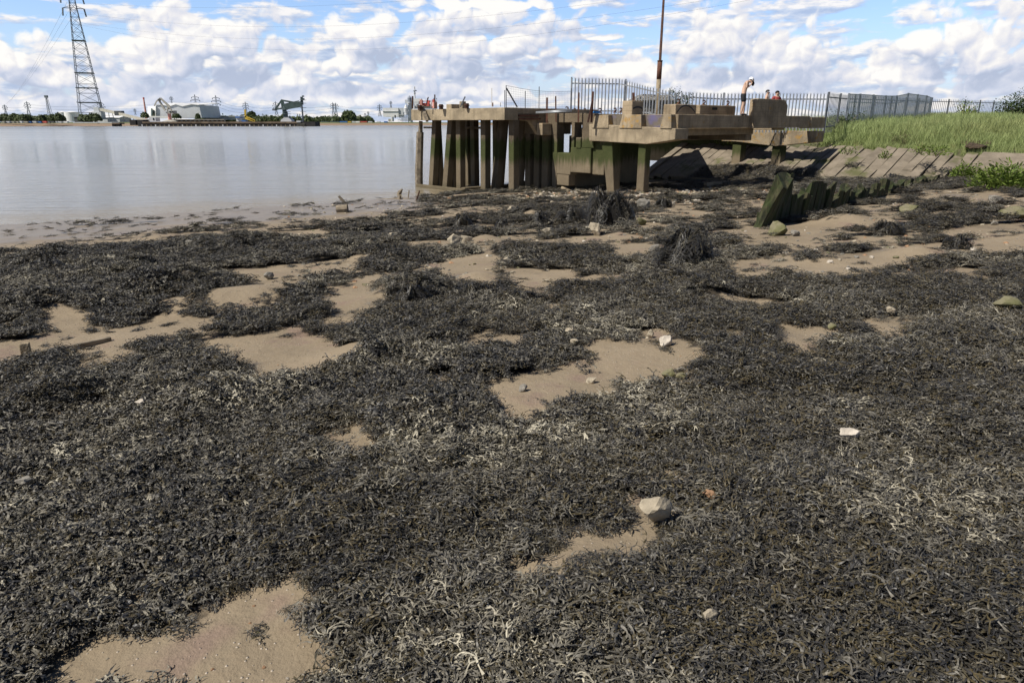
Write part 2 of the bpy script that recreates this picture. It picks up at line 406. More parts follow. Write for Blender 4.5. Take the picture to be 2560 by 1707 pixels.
ZONE_U = poly((430,505),(1000,452),(1500,440),(1500,585),(1150,590),(850,600),(880,560),(560,560),(330,560))
ZONE_M = poly((-300,520),(600,470),(955,452),(970,486),(820,505),(600,535),(380,560),(160,575),(-300,610))
ZONE_W = poly((-400,495),(955,420),(955,440),(0,530),(-400,560))

def project(x, y, z):
    """world -> photograph pixel"""
    dz = z - EYE; f = y * CS - dz * SN; u = 1280 + FPX * x / np.maximum(f, 1e-3); v = 853.5 - FPX * (y * SN + dz * CS) / np.maximum(f, 1e-3)
    return u, v, f
def inside(pl, u, v):
    r = np.zeros(u.shape, bool); n = len(pl); j = n - 1
    for i in range(n):
        xi, yi = pl[i]; xj, yj = pl[j]
        c = ((yi > v) != (yj > v)) & (u < (xj - xi) * (v - yi) / (yj - yi + 1e-9) + xi)
        r ^= c; j = i
    return r
def beach_base(x, y):
    p = E1.x * x + E1.y * y; q = E2.x * x + E2.y * y
    z = 0.031 * x - 0.0414 * y + 0.02 * sstep(q, 22, 33)
    z = np.where(z < -1.3, -1.3 + (z + 1.3) * 1.25, z)
    return np.maximum(z, -3.2)
def gpt(u, v):
    """where the sight line through a pixel of the photograph meets the beach"""
    d = ray(u, v); k = 5.0
    for _ in range(60):
        z = float(beach_base(np.array(d.x * k), np.array(d.y * k))); k += (EYE + d.z * k - z) / (0.03 - d.z) * 0.7
    return Vector((d.x * k, d.y * k, EYE + d.z * k))
# humps in the weed: pixel, radius (m), height (m)
HUMPS = [((1030, 745), .55, .20), ((1190, 710), .5, .17), ((660, 745), .6, .14), ((520, 760), .6, .14), ((940, 645), .5, .16), ((1310, 745), .35, .14),
         ((930, 895), .45, .14), ((1215, 605), .4, .14), ((1400, 640), .5, .12), ((900, 570), .7, .15), ((640, 610), .6, .12), ((480, 720), .5, .12),
         ((130, 660), .55, .2), ((60, 770), .6, .16), ((560, 1010), .35, .10), ((200, 1000), .5, .10), ((1560, 580), .7, .12), ((1040, 1050), .35, .10),
         ((1770, 750), .35, .13), ((2050, 650), .5, .10), ((1330, 540), .7, .16), ((1880, 860), .5, .10), ((1900, 940), .4, .10), ((2110, 560), .8, .22),
         ((2290, 640), .5, .14), ((1660, 490), .8, .10), ((1150, 560), .6, .14), ((400, 600), .6, .12), ((900, 1300), .3, .06), ((1500, 1480), .3, .06), ((2000, 1250), .35, .06), ((350, 1180), .3, .06), ((1000, 1530), .25, .07)]
HUMP_XY = [(gpt(*c), r, h) for c, r, h in HUMPS]
def terrain(x, y):
    z = beach_base(x, y)
    z = z + 0.055 * (fbm(x * 0.9, y * 0.9, 3) - 0.5) + 0.03 * (fbm(x * 2.6, y * 2.6, 5, 3) - 0.5)
    for c, r, h in HUMP_XY:
        d2 = ((x - c.x) ** 2 + (y - c.y) ** 2) / (r * r)
        z = z + h * np.exp(-d2 * 1.6)
    return z
def cover(x, y, z=None):
    """how likely weed is to lie at a spot of the beach, 0..1"""
    if z is None: z = beach_base(x, y)
    u, v, f = project(x, y, z)
    k = np.clip(f / 8, 0.5, 3)
    ju = u + (fbm(x * 2.2, y * 2.2, 21) - 0.5) * 110 / k + (vnoise(x * 9, y * 9, 25) - 0.5) * 40 / k
    jv = v + (fbm(x * 2.2, y * 2.2, 31) - 0.5) * 60 / k / k + (vnoise(x * 9, y * 9, 35) - 0.5) * 18 / k / k
    n = fbm(x * 1.1, y * 1.1, 41, 5); st = fbm((x * 0.94 + y * 0.3) * 0.55, (y * 0.94 - x * 0.3) * 2.6, 51, 4)
    c = np.where(n < 0.20, 0.0, 1.0)
    c = np.where(inside(ZONE_U, ju, jv), (st > 0.50).astype(float), c)
    c = np.where(inside(ZONE_R, ju, jv), ((0.5 * st + 0.5 * n) > 0.54).astype(float), c)
    c = np.where(inside(ZONE_M, ju, jv), (st > 0.69).astype(float), c)
    lifts = []
    for dz in (0.0, 0.05, 0.10):
        u2, v2, _ = project(x, y, z + dz); lifts.append((u2 + ju - u, v2 + jv - v))
    for pl in SAND:
        u0, v0, u1, v1 = pl[:, 0].min(), pl[:, 1].min(), pl[:, 0].max(), pl[:, 1].max()
        for a_, b_ in lifts:
            near = np.nonzero((a_ > u0) & (a_ < u1) & (b_ > v0) & (b_ < v1))
            if len(near[0]): c[near] = np.where(inside(pl, a_[near], b_[near]), 0.0, c[near])
    c = np.where(z < WATER + 0.03, 0.0, c)
    q = E2.x * x + E2.y * y; p = E1.x * x + E1.y * y
    c = np.where((q > 33.5) | ((p > -7.5) & (q > 27.5)), 0.0, c)
    c = np.where((p > -22) & (p < -13.5) & (q > 18.5) & (q < 31.5), c * (n > 0.56), c)     # bare rubble under the landing
    return c

_rh = random.Random(77)
for _ in range(150):                              # small random humps, only where weed covers the ground
    _y = _rh.uniform(8, 26); _x = _y * _rh.uniform(-.55, .62); _r = _rh.uniform(.18, .42); _k = np.array([0, 1, -1, 0, 0]) * _r * 1.2; _l = np.array([0, 0, 0, 1, -1]) * _r * 1.2
    if cover(_x + _k, _y + _l).min() > .5: HUMP_XY.append((Vector((_x, _y, 0)), _r, _rh.uniform(.06, .18)))

def sand_mat():
    m, t, b, P = newmat('sand and mud')
    x, y, z = t.sep(P)
    n1 = t.noise(P, 0.8, 5, 0.6); n2 = t.noise(P, 60, 3, 0.7); n3 = t.noise(P, 9, 5, 0.6); sp = t.vor(P, 55.0); spc = t.vor(P, 55.0, out='Color')
    at_ = t.new('ShaderNodeAttribute', attribute_name='weed')
    c = t.mix(t.rng(n1, 0.3, 0.7), (0.235, 0.187, 0.126), (0.290, 0.232, 0.160))
    c = t.mix(t.m('MULTIPLY', t.rng(n3, 0.5, 0.75), 0.35), c, (0.22, 0.165, 0.11))
    c = t.mix(t.m('MULTIPLY', t.rng(n2, 0.58, 0.72), 0.5), c, (0.16, 0.12, 0.085))
    pick = t.m('GREATER_THAN', t.sep(spc)[0], 0.86)
    c = t.mix(t.m('MULTIPLY', t.m('MULTIPLY', t.rng(sp, 0.30, 0.18), pick), 0.8), c, (0.55, 0.48, 0.40))
    # purplish shell grit in places
    gr = t.m('MULTIPLY', t.rng(t.noise(P, 1.7, 3, 0.6), 0.56, 0.70), 0.6); c = t.mix(gr, c, t.mix(t.noise(P, 90, 2, 0.6), (0.10, 0.065, 0.06), (0.36, 0.25, 0.20)))
    wet = t.rng(t.m('ADD', z, t.m('MULTIPLY_ADD', n1, 0.35, -0.17)), -0.86, -1.15)
    c = t.mix(t.m('MULTIPLY', wet, 0.45), c, (0.20, 0.17, 0.135))
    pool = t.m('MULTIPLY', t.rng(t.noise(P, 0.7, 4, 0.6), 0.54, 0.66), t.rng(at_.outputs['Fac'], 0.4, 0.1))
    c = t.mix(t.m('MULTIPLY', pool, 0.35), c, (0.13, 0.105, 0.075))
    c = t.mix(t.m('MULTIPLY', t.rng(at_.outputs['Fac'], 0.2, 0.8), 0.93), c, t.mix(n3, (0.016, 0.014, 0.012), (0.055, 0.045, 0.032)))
    t.put(b.inputs['Base Color'], c)
    wp = t.m('MAXIMUM', wet, t.m('MULTIPLY', pool, 0.7))
    t.put(b.inputs['Roughness'], t.rng(wp, 0, 1, 0.85, 0.36)); b.inputs['Specular IOR Level'].default_value = 0.25
    hgt = t.m('ADD', t.m('MULTIPLY', n2, 0.4), t.m('ADD', t.m('MULTIPLY', n3, 1.6), t.m('MULTIPLY', t.m('MULTIPLY', t.rng(sp, 0.35, 0.1), pick), 0.6)))
    n = bump(t, b, hgt, 0.55, 0.02); t.put(n.inputs['Strength'], t.rng(wet, 0, 1, 0.6, 0.22))
    return m
M['sand'] = sand_mat()
def make_beach():
    ys = [-8, -6, -4, -3, -2, -1, -0.4, 0.1, 0.5, 0.9]; y = 1.2
    while y < 75: ys.append(y); y *= 1.0095
    ys = np.array(ys); s = np.linspace(-1.55, 1.55, 430)
    Y = np.repeat(ys[:, None], len(s), 1); X = s[None, :] * (np.maximum(Y, 0.8) + 2.2)
    Z = terrain(X, Y); c = cover(X, Y) * .2
    for ax, ay in ((.09, 0), (-.09, 0), (0, .09), (0, -.09)): c = c + .2 * cover(X + ax, Y + ay)
    c = np.clip((c - .62 + .5 * (fbm(X * 7, Y * 7, 15) - .5)) / .4, 0, 1)
    V = np.stack([X.ravel(), Y.ravel(), (Z + 0.0).ravel()], 1)
    i = np.arange(len(ys) * len(s)).reshape(len(ys), len(s))
    F = np.stack([i[:-1, :-1].ravel(), i[:-1, 1:].ravel(), i[1:, 1:].ravel(), i[1:, :-1].ravel()], 1)
    o = np_mesh('beach', V, F, M['sand'], {'weed': c.ravel()}, smooth=True)
    tag(o, 'sand and mud foreshore sloping down to the river', 'beach', kind='structure')
make_beach()

def water_mat():
    m, t, b, P = newmat('river water')
    cd = t.vm('LENGTH', P)
    far = t.rng(cd, 40, 400)
    n1 = t.noise(t.vm('MULTIPLY', P, (0.8, 2.0, 1)), 0.9, 4, 0.55); n2 = t.noise(t.vm('MULTIPLY', P, (1.2, 2.6, 1)), 3.2, 3, 0.55)
    big = t.noise(t.vm('MULTIPLY', P, (0.0016, 0.018, 1)), 1.0, 4, 0.55)
    x, y, _ = t.sep(P)
    # silt stirred up in the shallows along the shore
    shore = t.m('ADD', t.m('MULTIPLY', x, 0.031), t.m('MULTIPLY', y, -0.0414))
    silt = t.rng(t.m('ADD', shore, t.m('MULTIPLY_ADD', n1, 0.06, -0.03)), -1.72, -1.47)
    c = t.mix(t.rng(big, 0.35, 0.65), (0.195, 0.182, 0.148), (0.25, 0.236, 0.20))
    c = t.mix(t.m('MULTIPLY', silt, 0.9), c, (0.25, 0.205, 0.135)); t.put(b.inputs['Specular IOR Level'], t.rng(silt, 0, 1, 0.5, 0.16))
    t.put(b.inputs['Base Color'], c); b.inputs['IOR'].default_value = 1.333
    t.put(b.inputs['Roughness'], t.m('ADD', t.rng(cd, 20, 600, 0.07, 0.24), t.m('MULTIPLY', t.rng(big, 0.4, 0.62), 0.06)))
    n3 = t.noise(t.vm('MULTIPLY', P, (0.10, 0.55, 1)), 1.0, 4, 0.6)
    n = bump(t, b, t.m('ADD', t.m('ADD', n1, t.m('MULTIPLY', n2, 0.4)), t.m('MULTIPLY', n3, 3.0)), 1.0, 0.06)
    t.put(n.inputs['Strength'], t.m('MULTIPLY', t.rng(cd, 15, 300, 1.0, 0.4), t.rng(big, 0.3, 0.65, 0.6, 1.0)))
    return m
def make_water():
    o = np_mesh('water', [(-4000, 4, WATER), (400, 4, WATER), (400, 1400, WATER), (-4000, 1400, WATER)], [(0, 1, 2, 3)], water_mat())
    tag(o, 'broad silty tidal river with a light ripple', 'water', kind='structure')
    # the swash line where the water meets the mud
    u = np.linspace(-500, 1050, 260); pts = []
    for uu in u:
        v0 = np.interp(uu, [-500, 0, 272, 544, 751, 843, 1034, 1100], [600, 575, 562, 544, 531, 522, 501, 492])
        d = ray(uu, v0); k = (WATER - EYE) / d.z; pts.append((d.x * k, d.y * k))
    return np.array(pts)
make_water()

# far bank: mud, a green strip and flat land behind
def far_bank():
    m, t, b, P = newmat('far bank ground')
    x, y, z = t.sep(P); n = t.noise(P, 0.02, 5, 0.6)
    c = t.mix(t.rng(n, 0.3, 0.7), (0.075, 0.10, 0.035), (0.15, 0.16, 0.07))
    c = t.mix(t.rng(t.m('ADD', z, t.m('MULTIPLY', n, 0.5)), 1.25, 0.85), c, (0.27, 0.19, 0.125))
    t.put(b.inputs['Base Color'], c); b.inputs['Roughness'].default_value = 0.9
    xs = np.linspace(-2600, 2600, 120)
    ysh = np.interp(xs, [-2600, -900, -450, -150, 0, 300, 2600], [520, 560, 640, 860, 960, 1000, 1000])
    rows = []
    for dy, z in ((-6, -2.2), (0, WATER + 0.02), (30, -0.6), (60, 0.2), (75, 1.6), (90, 1.9), (400, 1.9), (12000, 1.9)):
        rows.append(np.stack([xs * (1 if dy < 1000 else 6), ysh + dy + 6 * np.sin(xs * 0.03), np.full_like(xs, z) + (0.4 * np.sin(xs * 0.07) if dy > 70 else 0)], 1))
    V = np.concatenate(rows); i = np.arange(len(V)).reshape(len(rows), len(xs))
    F = np.stack([i[:-1, :-1].ravel(), i[:-1, 1:].ravel(), i[1:, 1:].ravel(), i[1:, :-1].ravel()], 1)
    tag(np_mesh('far_shore_ground', V, F, m, smooth=True), 'low far shore of brown mud and green grass', 'shore', kind='structure')
far_bank()

# near bank behind the revetment: local p along the bank, q inland
def toe_q(p): return 33.0 + np.maximum(0, -25.2 - p) * 2.6
def bank_z(p, q):
    s = q - toe_q(p)
    z = np.interp(s, [-0.3, 0, 3.7, 5.0, 6.6, 9, 14, 60, 400], [-1.5, -1.22, 0.33, 0.66, 0.98, 1.16, 1.22, 2.0, 2.0])
    return z - (0.22 * sstep(p, -14.0, -8.0) * sstep(s, 10.0, 4.0) if True else 0)
def soil_mat():
    m, t, b, P = newmat('bank soil')
    n = t.noise(P, 3, 6, 0.65)
    t.put(b.inputs['Base Color'], t.ramp(n, [(0.3, (0.05, 0.045, 0.025)), (0.55, (0.10, 0.10, 0.045)), (0.75, (0.16, 0.13, 0.08))])); b.inputs['Roughness'].default_value = 0.95
    bump(t, b, n, 0.8, 0.08); return m
M['soil'] = soil_mat()
def make_bank():
    ps = np.concatenate([np.linspace(-120, -30, 20), np.linspace(-28, 16, 120), np.linspace(18, 600, 30)])
    ss = np.concatenate([[-0.3, 0], np.linspace(0.4, 12, 50), np.linspace(13, 60, 24), [100, 200, 400, 1500]])
    P_, S_ = np.meshgrid(ps, ss); Q_ = S_ + toe_q(P_)
    Z = bank_z(P_, Q_) + 0.10 * (fbm(P_ * 0.8, Q_ * 0.8, 61) - 0.5) * sstep(S_, 3.4, 5)
    Z = Z - 0.22 * sstep(S_, 4.0, 3.5) * sstep(P_, -26, -24.5)
    X = E1.x * P_ + E2.x * Q_; Y = E1.y * P_ + E2.y * Q_
    V = np.stack([X.ravel(), Y.ravel(), Z.ravel()], 1); i = np.arange(X.size).reshape(X.shape)
    F = np.stack([i[:-1, :-1].ravel(), i[:-1, 1:].ravel(), i[1:, 1:].ravel(), i[1:, :-1].ravel()], 1)
    tag(np_mesh('bank_ground', V, F, M['soil'], smooth=True), 'earth river bank rising behind the concrete slabs', 'bank', kind='structure')
make_bank()

# ================================================================== scattering: one stuff object that places many small pieces on points
def scatter(name, pieces, pts, rots, scl, idx, dry, label, cat):
    """pieces: list of mesh objects kept outside the scene; one instance of one of them on every point"""
    lib = bpy.data.collections.new(name + '_pieces')
    for i, o in enumerate(pieces): lib.objects.link(o)
    me = bpy.data.meshes.new(name); me.vertices.add(len(pts)); me.vertices.foreach_set('co', np.asarray(pts, np.float32).ravel())
    for nm, typ, arr in (('rot', 'FLOAT_VECTOR', rots), ('scl', 'FLOAT_VECTOR', scl), ('idx', 'INT', idx), ('dry', 'FLOAT', dry)):
        a = me.attributes.new(nm, typ, 'POINT')
        if typ == 'FLOAT_VECTOR': a.data.foreach_set('vector', np.asarray(arr, np.float32).ravel())
        else: a.data.foreach_set('value', np.asarray(arr, np.int32 if typ == 'INT' else np.float32))
    o = bpy.data.objects.new(name, me); COL.objects.link(o)
    g = bpy.data.node_groups.new(name, 'GeometryNodeTree')
    g.interface.new_socket('Geometry', in_out='INPUT', socket_type='NodeSocketGeometry'); g.interface.new_socket('Geometry', in_out='OUTPUT', socket_type='NodeSocketGeometry')
    n = g.nodes; l = g.links; gi = n.new('NodeGroupInput'); go = n.new('NodeGroupOutput')
    ci = n.new('GeometryNodeCollectionInfo'); ci.inputs[0].default_value = lib; ci.inputs['Separate Children'].default_value = True; ci.inputs['Reset Children'].default_value = True
    iop = n.new('GeometryNodeInstanceOnPoints'); iop.inputs['Pick Instance'].default_value = True
    def attr(nm, typ):
        a = n.new('GeometryNodeInputNamedAttribute'); a.data_type = typ; a.inputs[0].default_value = nm; return a.outputs[0]
    l.new(gi.outputs[0], iop.inputs['Points']); l.new(ci.outputs[0], iop.inputs['Instance']); l.new(attr('idx', 'INT'), iop.inputs['Instance Index'])
    er = n.new('FunctionNodeEulerToRotation'); l.new(attr('rot', 'FLOAT_VECTOR'), er.inputs[0]); l.new(er.outputs[0], iop.inputs['Rotation'])
    l.new(attr('scl', 'FLOAT_VECTOR'), iop.inputs['Scale']); l.new(iop.outputs[0], go.inputs[0])
    md = o.modifiers.new('scatter', 'NODES'); md.node_group = g
    return tag(o, label, cat, kind='stuff')

# ---- bladder wrack
def frond_ribbon(V, F, A, rng, spread, length, width):
    tone = rng.random(); up0 = rng.uniform(0.05, 0.75)
    def branch(p, ang, pit, wd, depth, t0):
        n = 4 if depth else 5; seg = length / 4.2 / n * rng.uniform(0.75, 1.25) * (1.5 if depth == 0 else 1.0)
        roll = rng.uniform(-0.8, 0.8); dr = rng.uniform(-0.7, 0.7); curl = rng.uniform(-0.55, 0.55); last = None
        for i in range(n + 1):
            d = np.array([math.cos(ang) * math.cos(pit), math.sin(ang) * math.cos(pit), math.sin(pit)])
            side = np.array([-math.sin(ang), math.cos(ang), 0.0]); nrm = np.cross(d, side)
            s = side * math.cos(roll) + nrm * math.sin(roll)
            w = wd * (0.75 + 0.35 * math.sin(i * 1.3 + tone * 9)) * (1.0 if i < n else 0.55)
            b = len(V); V.append(p - s * w / 2); V.append(p + s * w / 2); A.extend([tone * (0.80 + 0.20 * (depth + i / n) / 3.0)] * 2)
            if last is not None: F.append((last, last + 1, b + 1, b))
            last = b
            if i < n:
                p = p + d * seg; ang += curl * 0.5 + rng.uniform(-0.12, 0.12); roll += dr * 0.5
                pit += rng.uniform(-0.42, 0.16) if p[2] > 0.012 else rng.uniform(0.0, 0.25)
                if p[2] < 0.004: p = np.array([p[0], p[1], 0.004]); pit = abs(pit) * 0.4
        if depth >= 2:
            if rng.random() < 0.55:                                 # swollen tip
                L, r = rng.uniform(0.012, 0.022), rng.uniform(0.004, 0.007); b = len(V)
                V.extend([p, p + d * L * .5 + s * r, p + d * L * .5 - s * r, p + d * L * .5 + nrm * r, p + d * L * .5 - nrm * r, p + d * L]); A.extend([tone * 0.8 + 0.1] * 6)
                for a_, b_ in ((1, 3), (3, 2), (2, 4), (4, 1)): F.append((b, b + a_, b + b_, b)); F.append((b + 5, b + b_, b + a_, b + 5))
            return
        fk = rng.uniform(0.35, 0.75)
        for sg in (-1, 1):
            if depth and rng.random() < 0.12: continue
            branch(p, ang + sg * fk, pit + rng.uniform(-0.25, 0.25), wd * 0.86, depth + 1, 0)
    a0 = rng.gauss(0, spread)
    branch(np.array([rng.gauss(0, 0.035), rng.gauss(0, 0.05), rng.uniform(0.004, 0.035)]), a0, up0, width * rng.uniform(0.7, 1.3), 0, 0)
def weed_mat():
    m, t, b, P = newmat('bladder wrack')
    a = t.new('ShaderNodeAttribute', attribute_name='tone'); d = t.new('ShaderNodeAttribute', attribute_name='dry', attribute_type='INSTANCER')
    n = t.noise(P, 40, 2, 0.6)
    f = t.m('ADD', t.m('MULTIPLY', a.outputs['Fac'], 0.72), t.m('ADD', t.m('MULTIPLY', d.outputs['Fac'], 0.38), t.m('MULTIPLY_ADD', n, 0.12, -0.06)), clamp=True)
    c = t.ramp(f, [(0.0, (0.018, 0.018, 0.018)), (0.26, (0.042, 0.040, 0.039)), (0.40, (0.060, 0.053, 0.036)), (0.48, (0.078, 0.060, 0.026)), (0.55, (0.10, 0.093, 0.080)), (0.72, (0.17, 0.155, 0.12)), (0.86, (0.40, 0.365, 0.28)), (1.0, (0.50, 0.46, 0.36))])
    t.put(b.inputs['Base Color'], c); t.put(b.inputs['Roughness'], t.rng(f, 0.5, 0.9, 0.46, 0.8)); b.inputs['Specular IOR Level'].default_value = 0.38
    return m
M['weed'] = weed_mat()
def weed_pieces():
    out = []
    for k in range(12):
        rng = random.Random(100 + k); V, F, A = [], [], []
        combed = k >= 6
        for _ in range(20 if combed else 24):
            frond_ribbon(V, F, A, rng, 0.45 if combed else 1.5, rng.uniform(0.14, 0.23) if combed else rng.uniform(0.085, 0.145), 0.0115 if combed else 0.0150)
        F4 = [(f[0], f[1], f[2], f[3]) for f in F]
        me = bpy.data.meshes.new('frond_tuft'); me.from_pydata([tuple(v) for v in V], [], [tuple(dict.fromkeys(f)) for f in F4]); me.update()
        at_ = me.attributes.new('tone', 'FLOAT', 'POINT'); at_.data.foreach_set('value', np.array(A, np.float32)); me.materials.append(M['weed'])
        out.append(bpy.data.objects.new('frond_tuft_%02d' % k, me))
    return out
def weed_points():
    rs = np.random.default_rng(7); X, Y, S = [], [], []
    for y0, y1, den, sc in ((0.9, 2.6, 560, 0.62), (2.6, 4.5, 380, 0.70), (4.5, 8, 230, 0.80), (8, 13, 135, 0.95), (13, 20, 75, 1.15), (20, 36, 38, 1.5)):
        w = lambda y: 0.92 * y + 1.6
        n = int((w(y0) + w(y1)) * (y1 - y0) * den)
        y = y0 + (y1 - y0) * rs.random(n); x = (rs.random(n) * 2 - 1) * w(y); X.append(x); Y.append(y); S.append(sc * rs.uniform(0.75, 1.3, n))
    x = np.concatenate(X); y = np.concatenate(Y); s = np.concatenate(S)
    c = cover(x, y); r = 0.11 * s
    for ax, ay in ((1, 0), (-1, 0), (0, 1), (0, -1)): c = c + 0.5 * cover(x + ax * r, y + ay * r)
    lim = np.where(y < 5, 2.7, 2.5); k = c > lim
    thin = (c > 1.2) & ~k & (rs.random(len(x)) < .30) & (beach_base(x, y) > WATER + .05); s = np.where(thin, s * .6, s); k |= thin
    # a few strays on the sand
    k |= (rs.random(len(x)) < 0.014) & (beach_base(x, y) > WATER + 0.05) & ((E2.x * x + E2.y * y) < 31)
    x, y, s = x[k], y[k], s[k]
    z = terrain(x, y); e = 0.06
    gx = (terrain(x + e, y) - z) / e; gy = (terrain(x, y + e) - z) / e
    slope = np.hypot(gx, gy); down = np.arctan2(-gy, -gx)
    flow = 0.5 + 5.5 * (fbm(x * 0.35, y * 0.35, 71) - 0.5)
    rz = np.where(slope > 0.2, down, flow) + rs.normal(0, 0.75, len(x))
    tilt = np.where(slope > 0.2, np.arctan(slope) * 0.8, 0)
    rots = np.stack([rs.normal(0, 0.12, len(x)), tilt + rs.normal(0, 0.14, len(x)), rz], 1)
    combedness = fbm(x * 0.4 + 0.10 * x, y * 0.4, 81) + 0.05 * np.clip(x, -3, 5)
    idx = np.where(combedness > 0.5, 6, 0) + rs.integers(0, 6, len(x))
    dry = np.clip((fbm(x * 1.1, y * 1.1, 91) - 0.43) * 2.6, 0, 1) * rs.random(len(x)) ** 0.5 + (rs.random(len(x)) < 0.05) * 0.5
    bare = cover(x, y) < .5
    lift = np.where(bare, 0.0, 1.0) * fbm(x * 2.4, y * 2.4, 95, 3) ** 1.5 * 0.15 * np.clip(s, 0.6, 1.4)
    return np.stack([x, y, z + lift], 1), rots, np.stack([s, s, np.minimum(s, 1.05) * np.where(bare, 0.45, 0.8)], 1), idx, dry
WEED_PIECES = weed_pieces()
wp = weed_points()
# weed that also hangs over the foot of the slabs below the landing
rs_ = np.random.default_rng(17)
pp = rs_.uniform(-21.5, -15.2, 420); qq = rs_.uniform(32.7, 34.5, 420) - 0.9 * (pp + 18) ** 2 / 14 * 0.25
zz = np.array([float(bank_z(a, max(b, 33.0))) for a, b in zip(pp, qq)]) + 0.12
ex = np.stack([E1.x * pp + E2.x * qq, E1.y * pp + E2.y * qq, zz], 1)
wp = (np.concatenate([wp[0], ex]), np.concatenate([wp[1], np.stack([np.zeros(420), np.full(420, 0.4), np.full(420, -2.4) + rs_.normal(0, .5, 420)], 1)]),
      np.concatenate([wp[2], np.repeat(rs_.uniform(1.5, 2.2, 420)[:, None], 3, 1)]), np.concatenate([wp[3], rs_.integers(6, 12, 420)]), np.concatenate([wp[4], np.zeros(420)]))
scatter('seaweed', WEED_PIECES, *wp, 'mat of black and olive bladder wrack with pale dry tips covering the beach', 'seaweed')

# ================================================================== the concrete jetty
def jetty():
    r = root('jetty', pq(-20, 26, 1.2), 'derelict concrete jetty on stilts, brown with green algae and orange lichen', 'jetty')
    T, D, L = M['tidal'], M['deck'], M['lichen']
    # --- river head: slab on piles
    b = MB(); b.bpq(-29.4, -22.64, 20.4, 21.18, 1.75, 2.25); b.build('head_beam', M['concrete'], r, 0.02)
    b = MB(); b.bpq(-29.35, -22.7, 21.18, 26.4, 2.02, 2.235); b.build('head_deck', M['concrete'], r, 0.02)
    b = MB(); b.bpq(-22.98, -22.66, 21.18, 24.6, 2.0, 2.24)
    b.prism([pq(-22.95, 21.2, 1.76), pq(-22.95, 22.0, 1.7), pq(-22.95, 22.5, 1.15), pq(-22.95, 24.6, 1.15), pq(-22.95, 24.6, 2.0), pq(-22.95, 21.2, 2.0)], E1.to_3d() * 0.2)
    b.build('side_beam', D, r, 0.015)
    b = MB(); b.bpq(-22.7, -22.6, 21.2, 22.4, 1.9, 1.97); b.bpq(-22.7, -22.6, 21.2, 22.5, 1.77, 1.84); b.build('rusted_channel', M['rust'], r)
    def pile(pt, qt, pb, qb, s, zt=1.78, zb=-2.3, mat=None, s2=None):
        b = MB(); s2 = s2 or s
        b.hexa([pq(pb, qb, zb), pq(pb + s2, qb, zb), pq(pb + s2, qb + s2, zb), pq(pb, qb + s2, zb)], [pq(pt, qt, zt), pq(pt + s, qt, zt), pq(pt + s, qt + s, zt), pq(pt, qt + s, zt)])
        b.build('pile', mat or M['pile'], r, 0.03)
    for pt, qt, pb, qb, w, zt in ((-28.88, 21.3, -28.72, 21.3, .30, 1.78), (-28.43, 20.92, -29.05, 20.92, .34, 1.78), (-27.73, 21.3, -27.56, 21.3, .30, 1.78), (-27.22, 20.92, -27.95, 20.92, .36, 1.78), (-26.6, 20.92, -26.7, 20.92, .33, 1.78),
            (-24.83, 20.92, -24.9, 20.92, .34, 1.78), (-24.75, 21.9, -24.85, 21.35, .34, 1.78), (-22.98, 20.92, -22.98, 20.92, .34, 1.78), (-29.15, 23.4, -29.15, 23.4, .33, 2.02), (-28.6, 23.4, -28.6, 23.4, .33, 2.02),
            (-25.45, 22.6, -25.95, 22.6, .34, 2.02), (-25.6, 22.3, -25.62, 22.3, .30, 2.02), (-24.1, 22.6, -24.55, 22.6, .33, 2.02), (-23.92, 22.8, -23.92, 22.8, .33, 1.17), (-23.35, 22.8, -23.35, 22.8, .34, 1.17), (-22.84, 22.8, -22.84, 22.8, .40, 1.17), (-22.3, 24.0, -22.3, 24.0, .34, 1.1),
            (-29.3, 25.6, -29.3, 25.6, .34, 2.02), (-25.2, 25.6, -25.2, 25.6, .34, 2.02)):
        pile(pt, qt, pb, qb, w, zt)
    b = MB(); b.bpq(-24.1, -22.98, 22.7, 23.3, 1.165, 2.0); b.build('cross_beam', T, r, 0.02)
    for b_, nm in ((MB().bpq(-29.6, -24.4, 20.66, 20.9, -1.62, -1.30), 'waling'), (MB().bpq(-25.9, -25.6, 20.6, 25.0, -1.62, -1.22), 'waling'), (MB().bpq(-28.9, -26.4, 22.55, 22.9, 1.36, 1.46), 'brace'), (MB().bpq(-29.2, -28.2, 20.95, 21.0, 1.38, 1.46), 'brace')):
        b_.build(nm, T, r, 0.02)
    # --- link wall with two openings
    q0, q1 = 22.9, 23.35
    w = MB()
    w.bpq(-22.62, -20.36, q0, q1, 1.655, 2.03); w.bpq(-22.62, -21.98, q0, q1, 1.12, 1.655); w.bpq(-22.26, -21.98, q0, q1, -1.2, 1.12)
    w.bpq(-21.14, -20.97, q0, q1, 0.4, 1.655)
    w.bpq(-20.52, -19.86, q0 - .02, q1, 0.64, 2.0)
    w.build('link_wall', T, r, 0.015)
    w = MB(); w.bpq(-21.98, -21.16, q0, q1, -0.52, 0.40); w.bpq(-21.16, -20.0, q0 - .01, q1, -0.40, 0.64); w.bpq(-21.98, -21.26, q0 + .02, q1, -1.0, -0.52)
    w.build('lower_wall', T, r, 0.03)
    w = MB(); w.bpq(-20.0, -19.35, 23.0, 23.6, -0.45, 0.9); w.build('pier', T, r, 0.04)
    w = MB(); w.bpq(-20.85, -20.56, 22.86, 23.1, 0.6, 1.05); w.build('broken_stub', T, r, 0.03)
    w = MB(); w.bpq(-21.7, -19.9, 24.7, 24.9, -0.6, 2.0); w.bpq(-22.62, -21.2, 23.36, 25.5, 1.78, 2.02); w.build('rear_wall', T, r)
    w = MB(); w.bpq(-22.66, -22.30, 22.3, 22.88, 1.12, 1.63); w.build('beam_stub', D, r, 0.03)
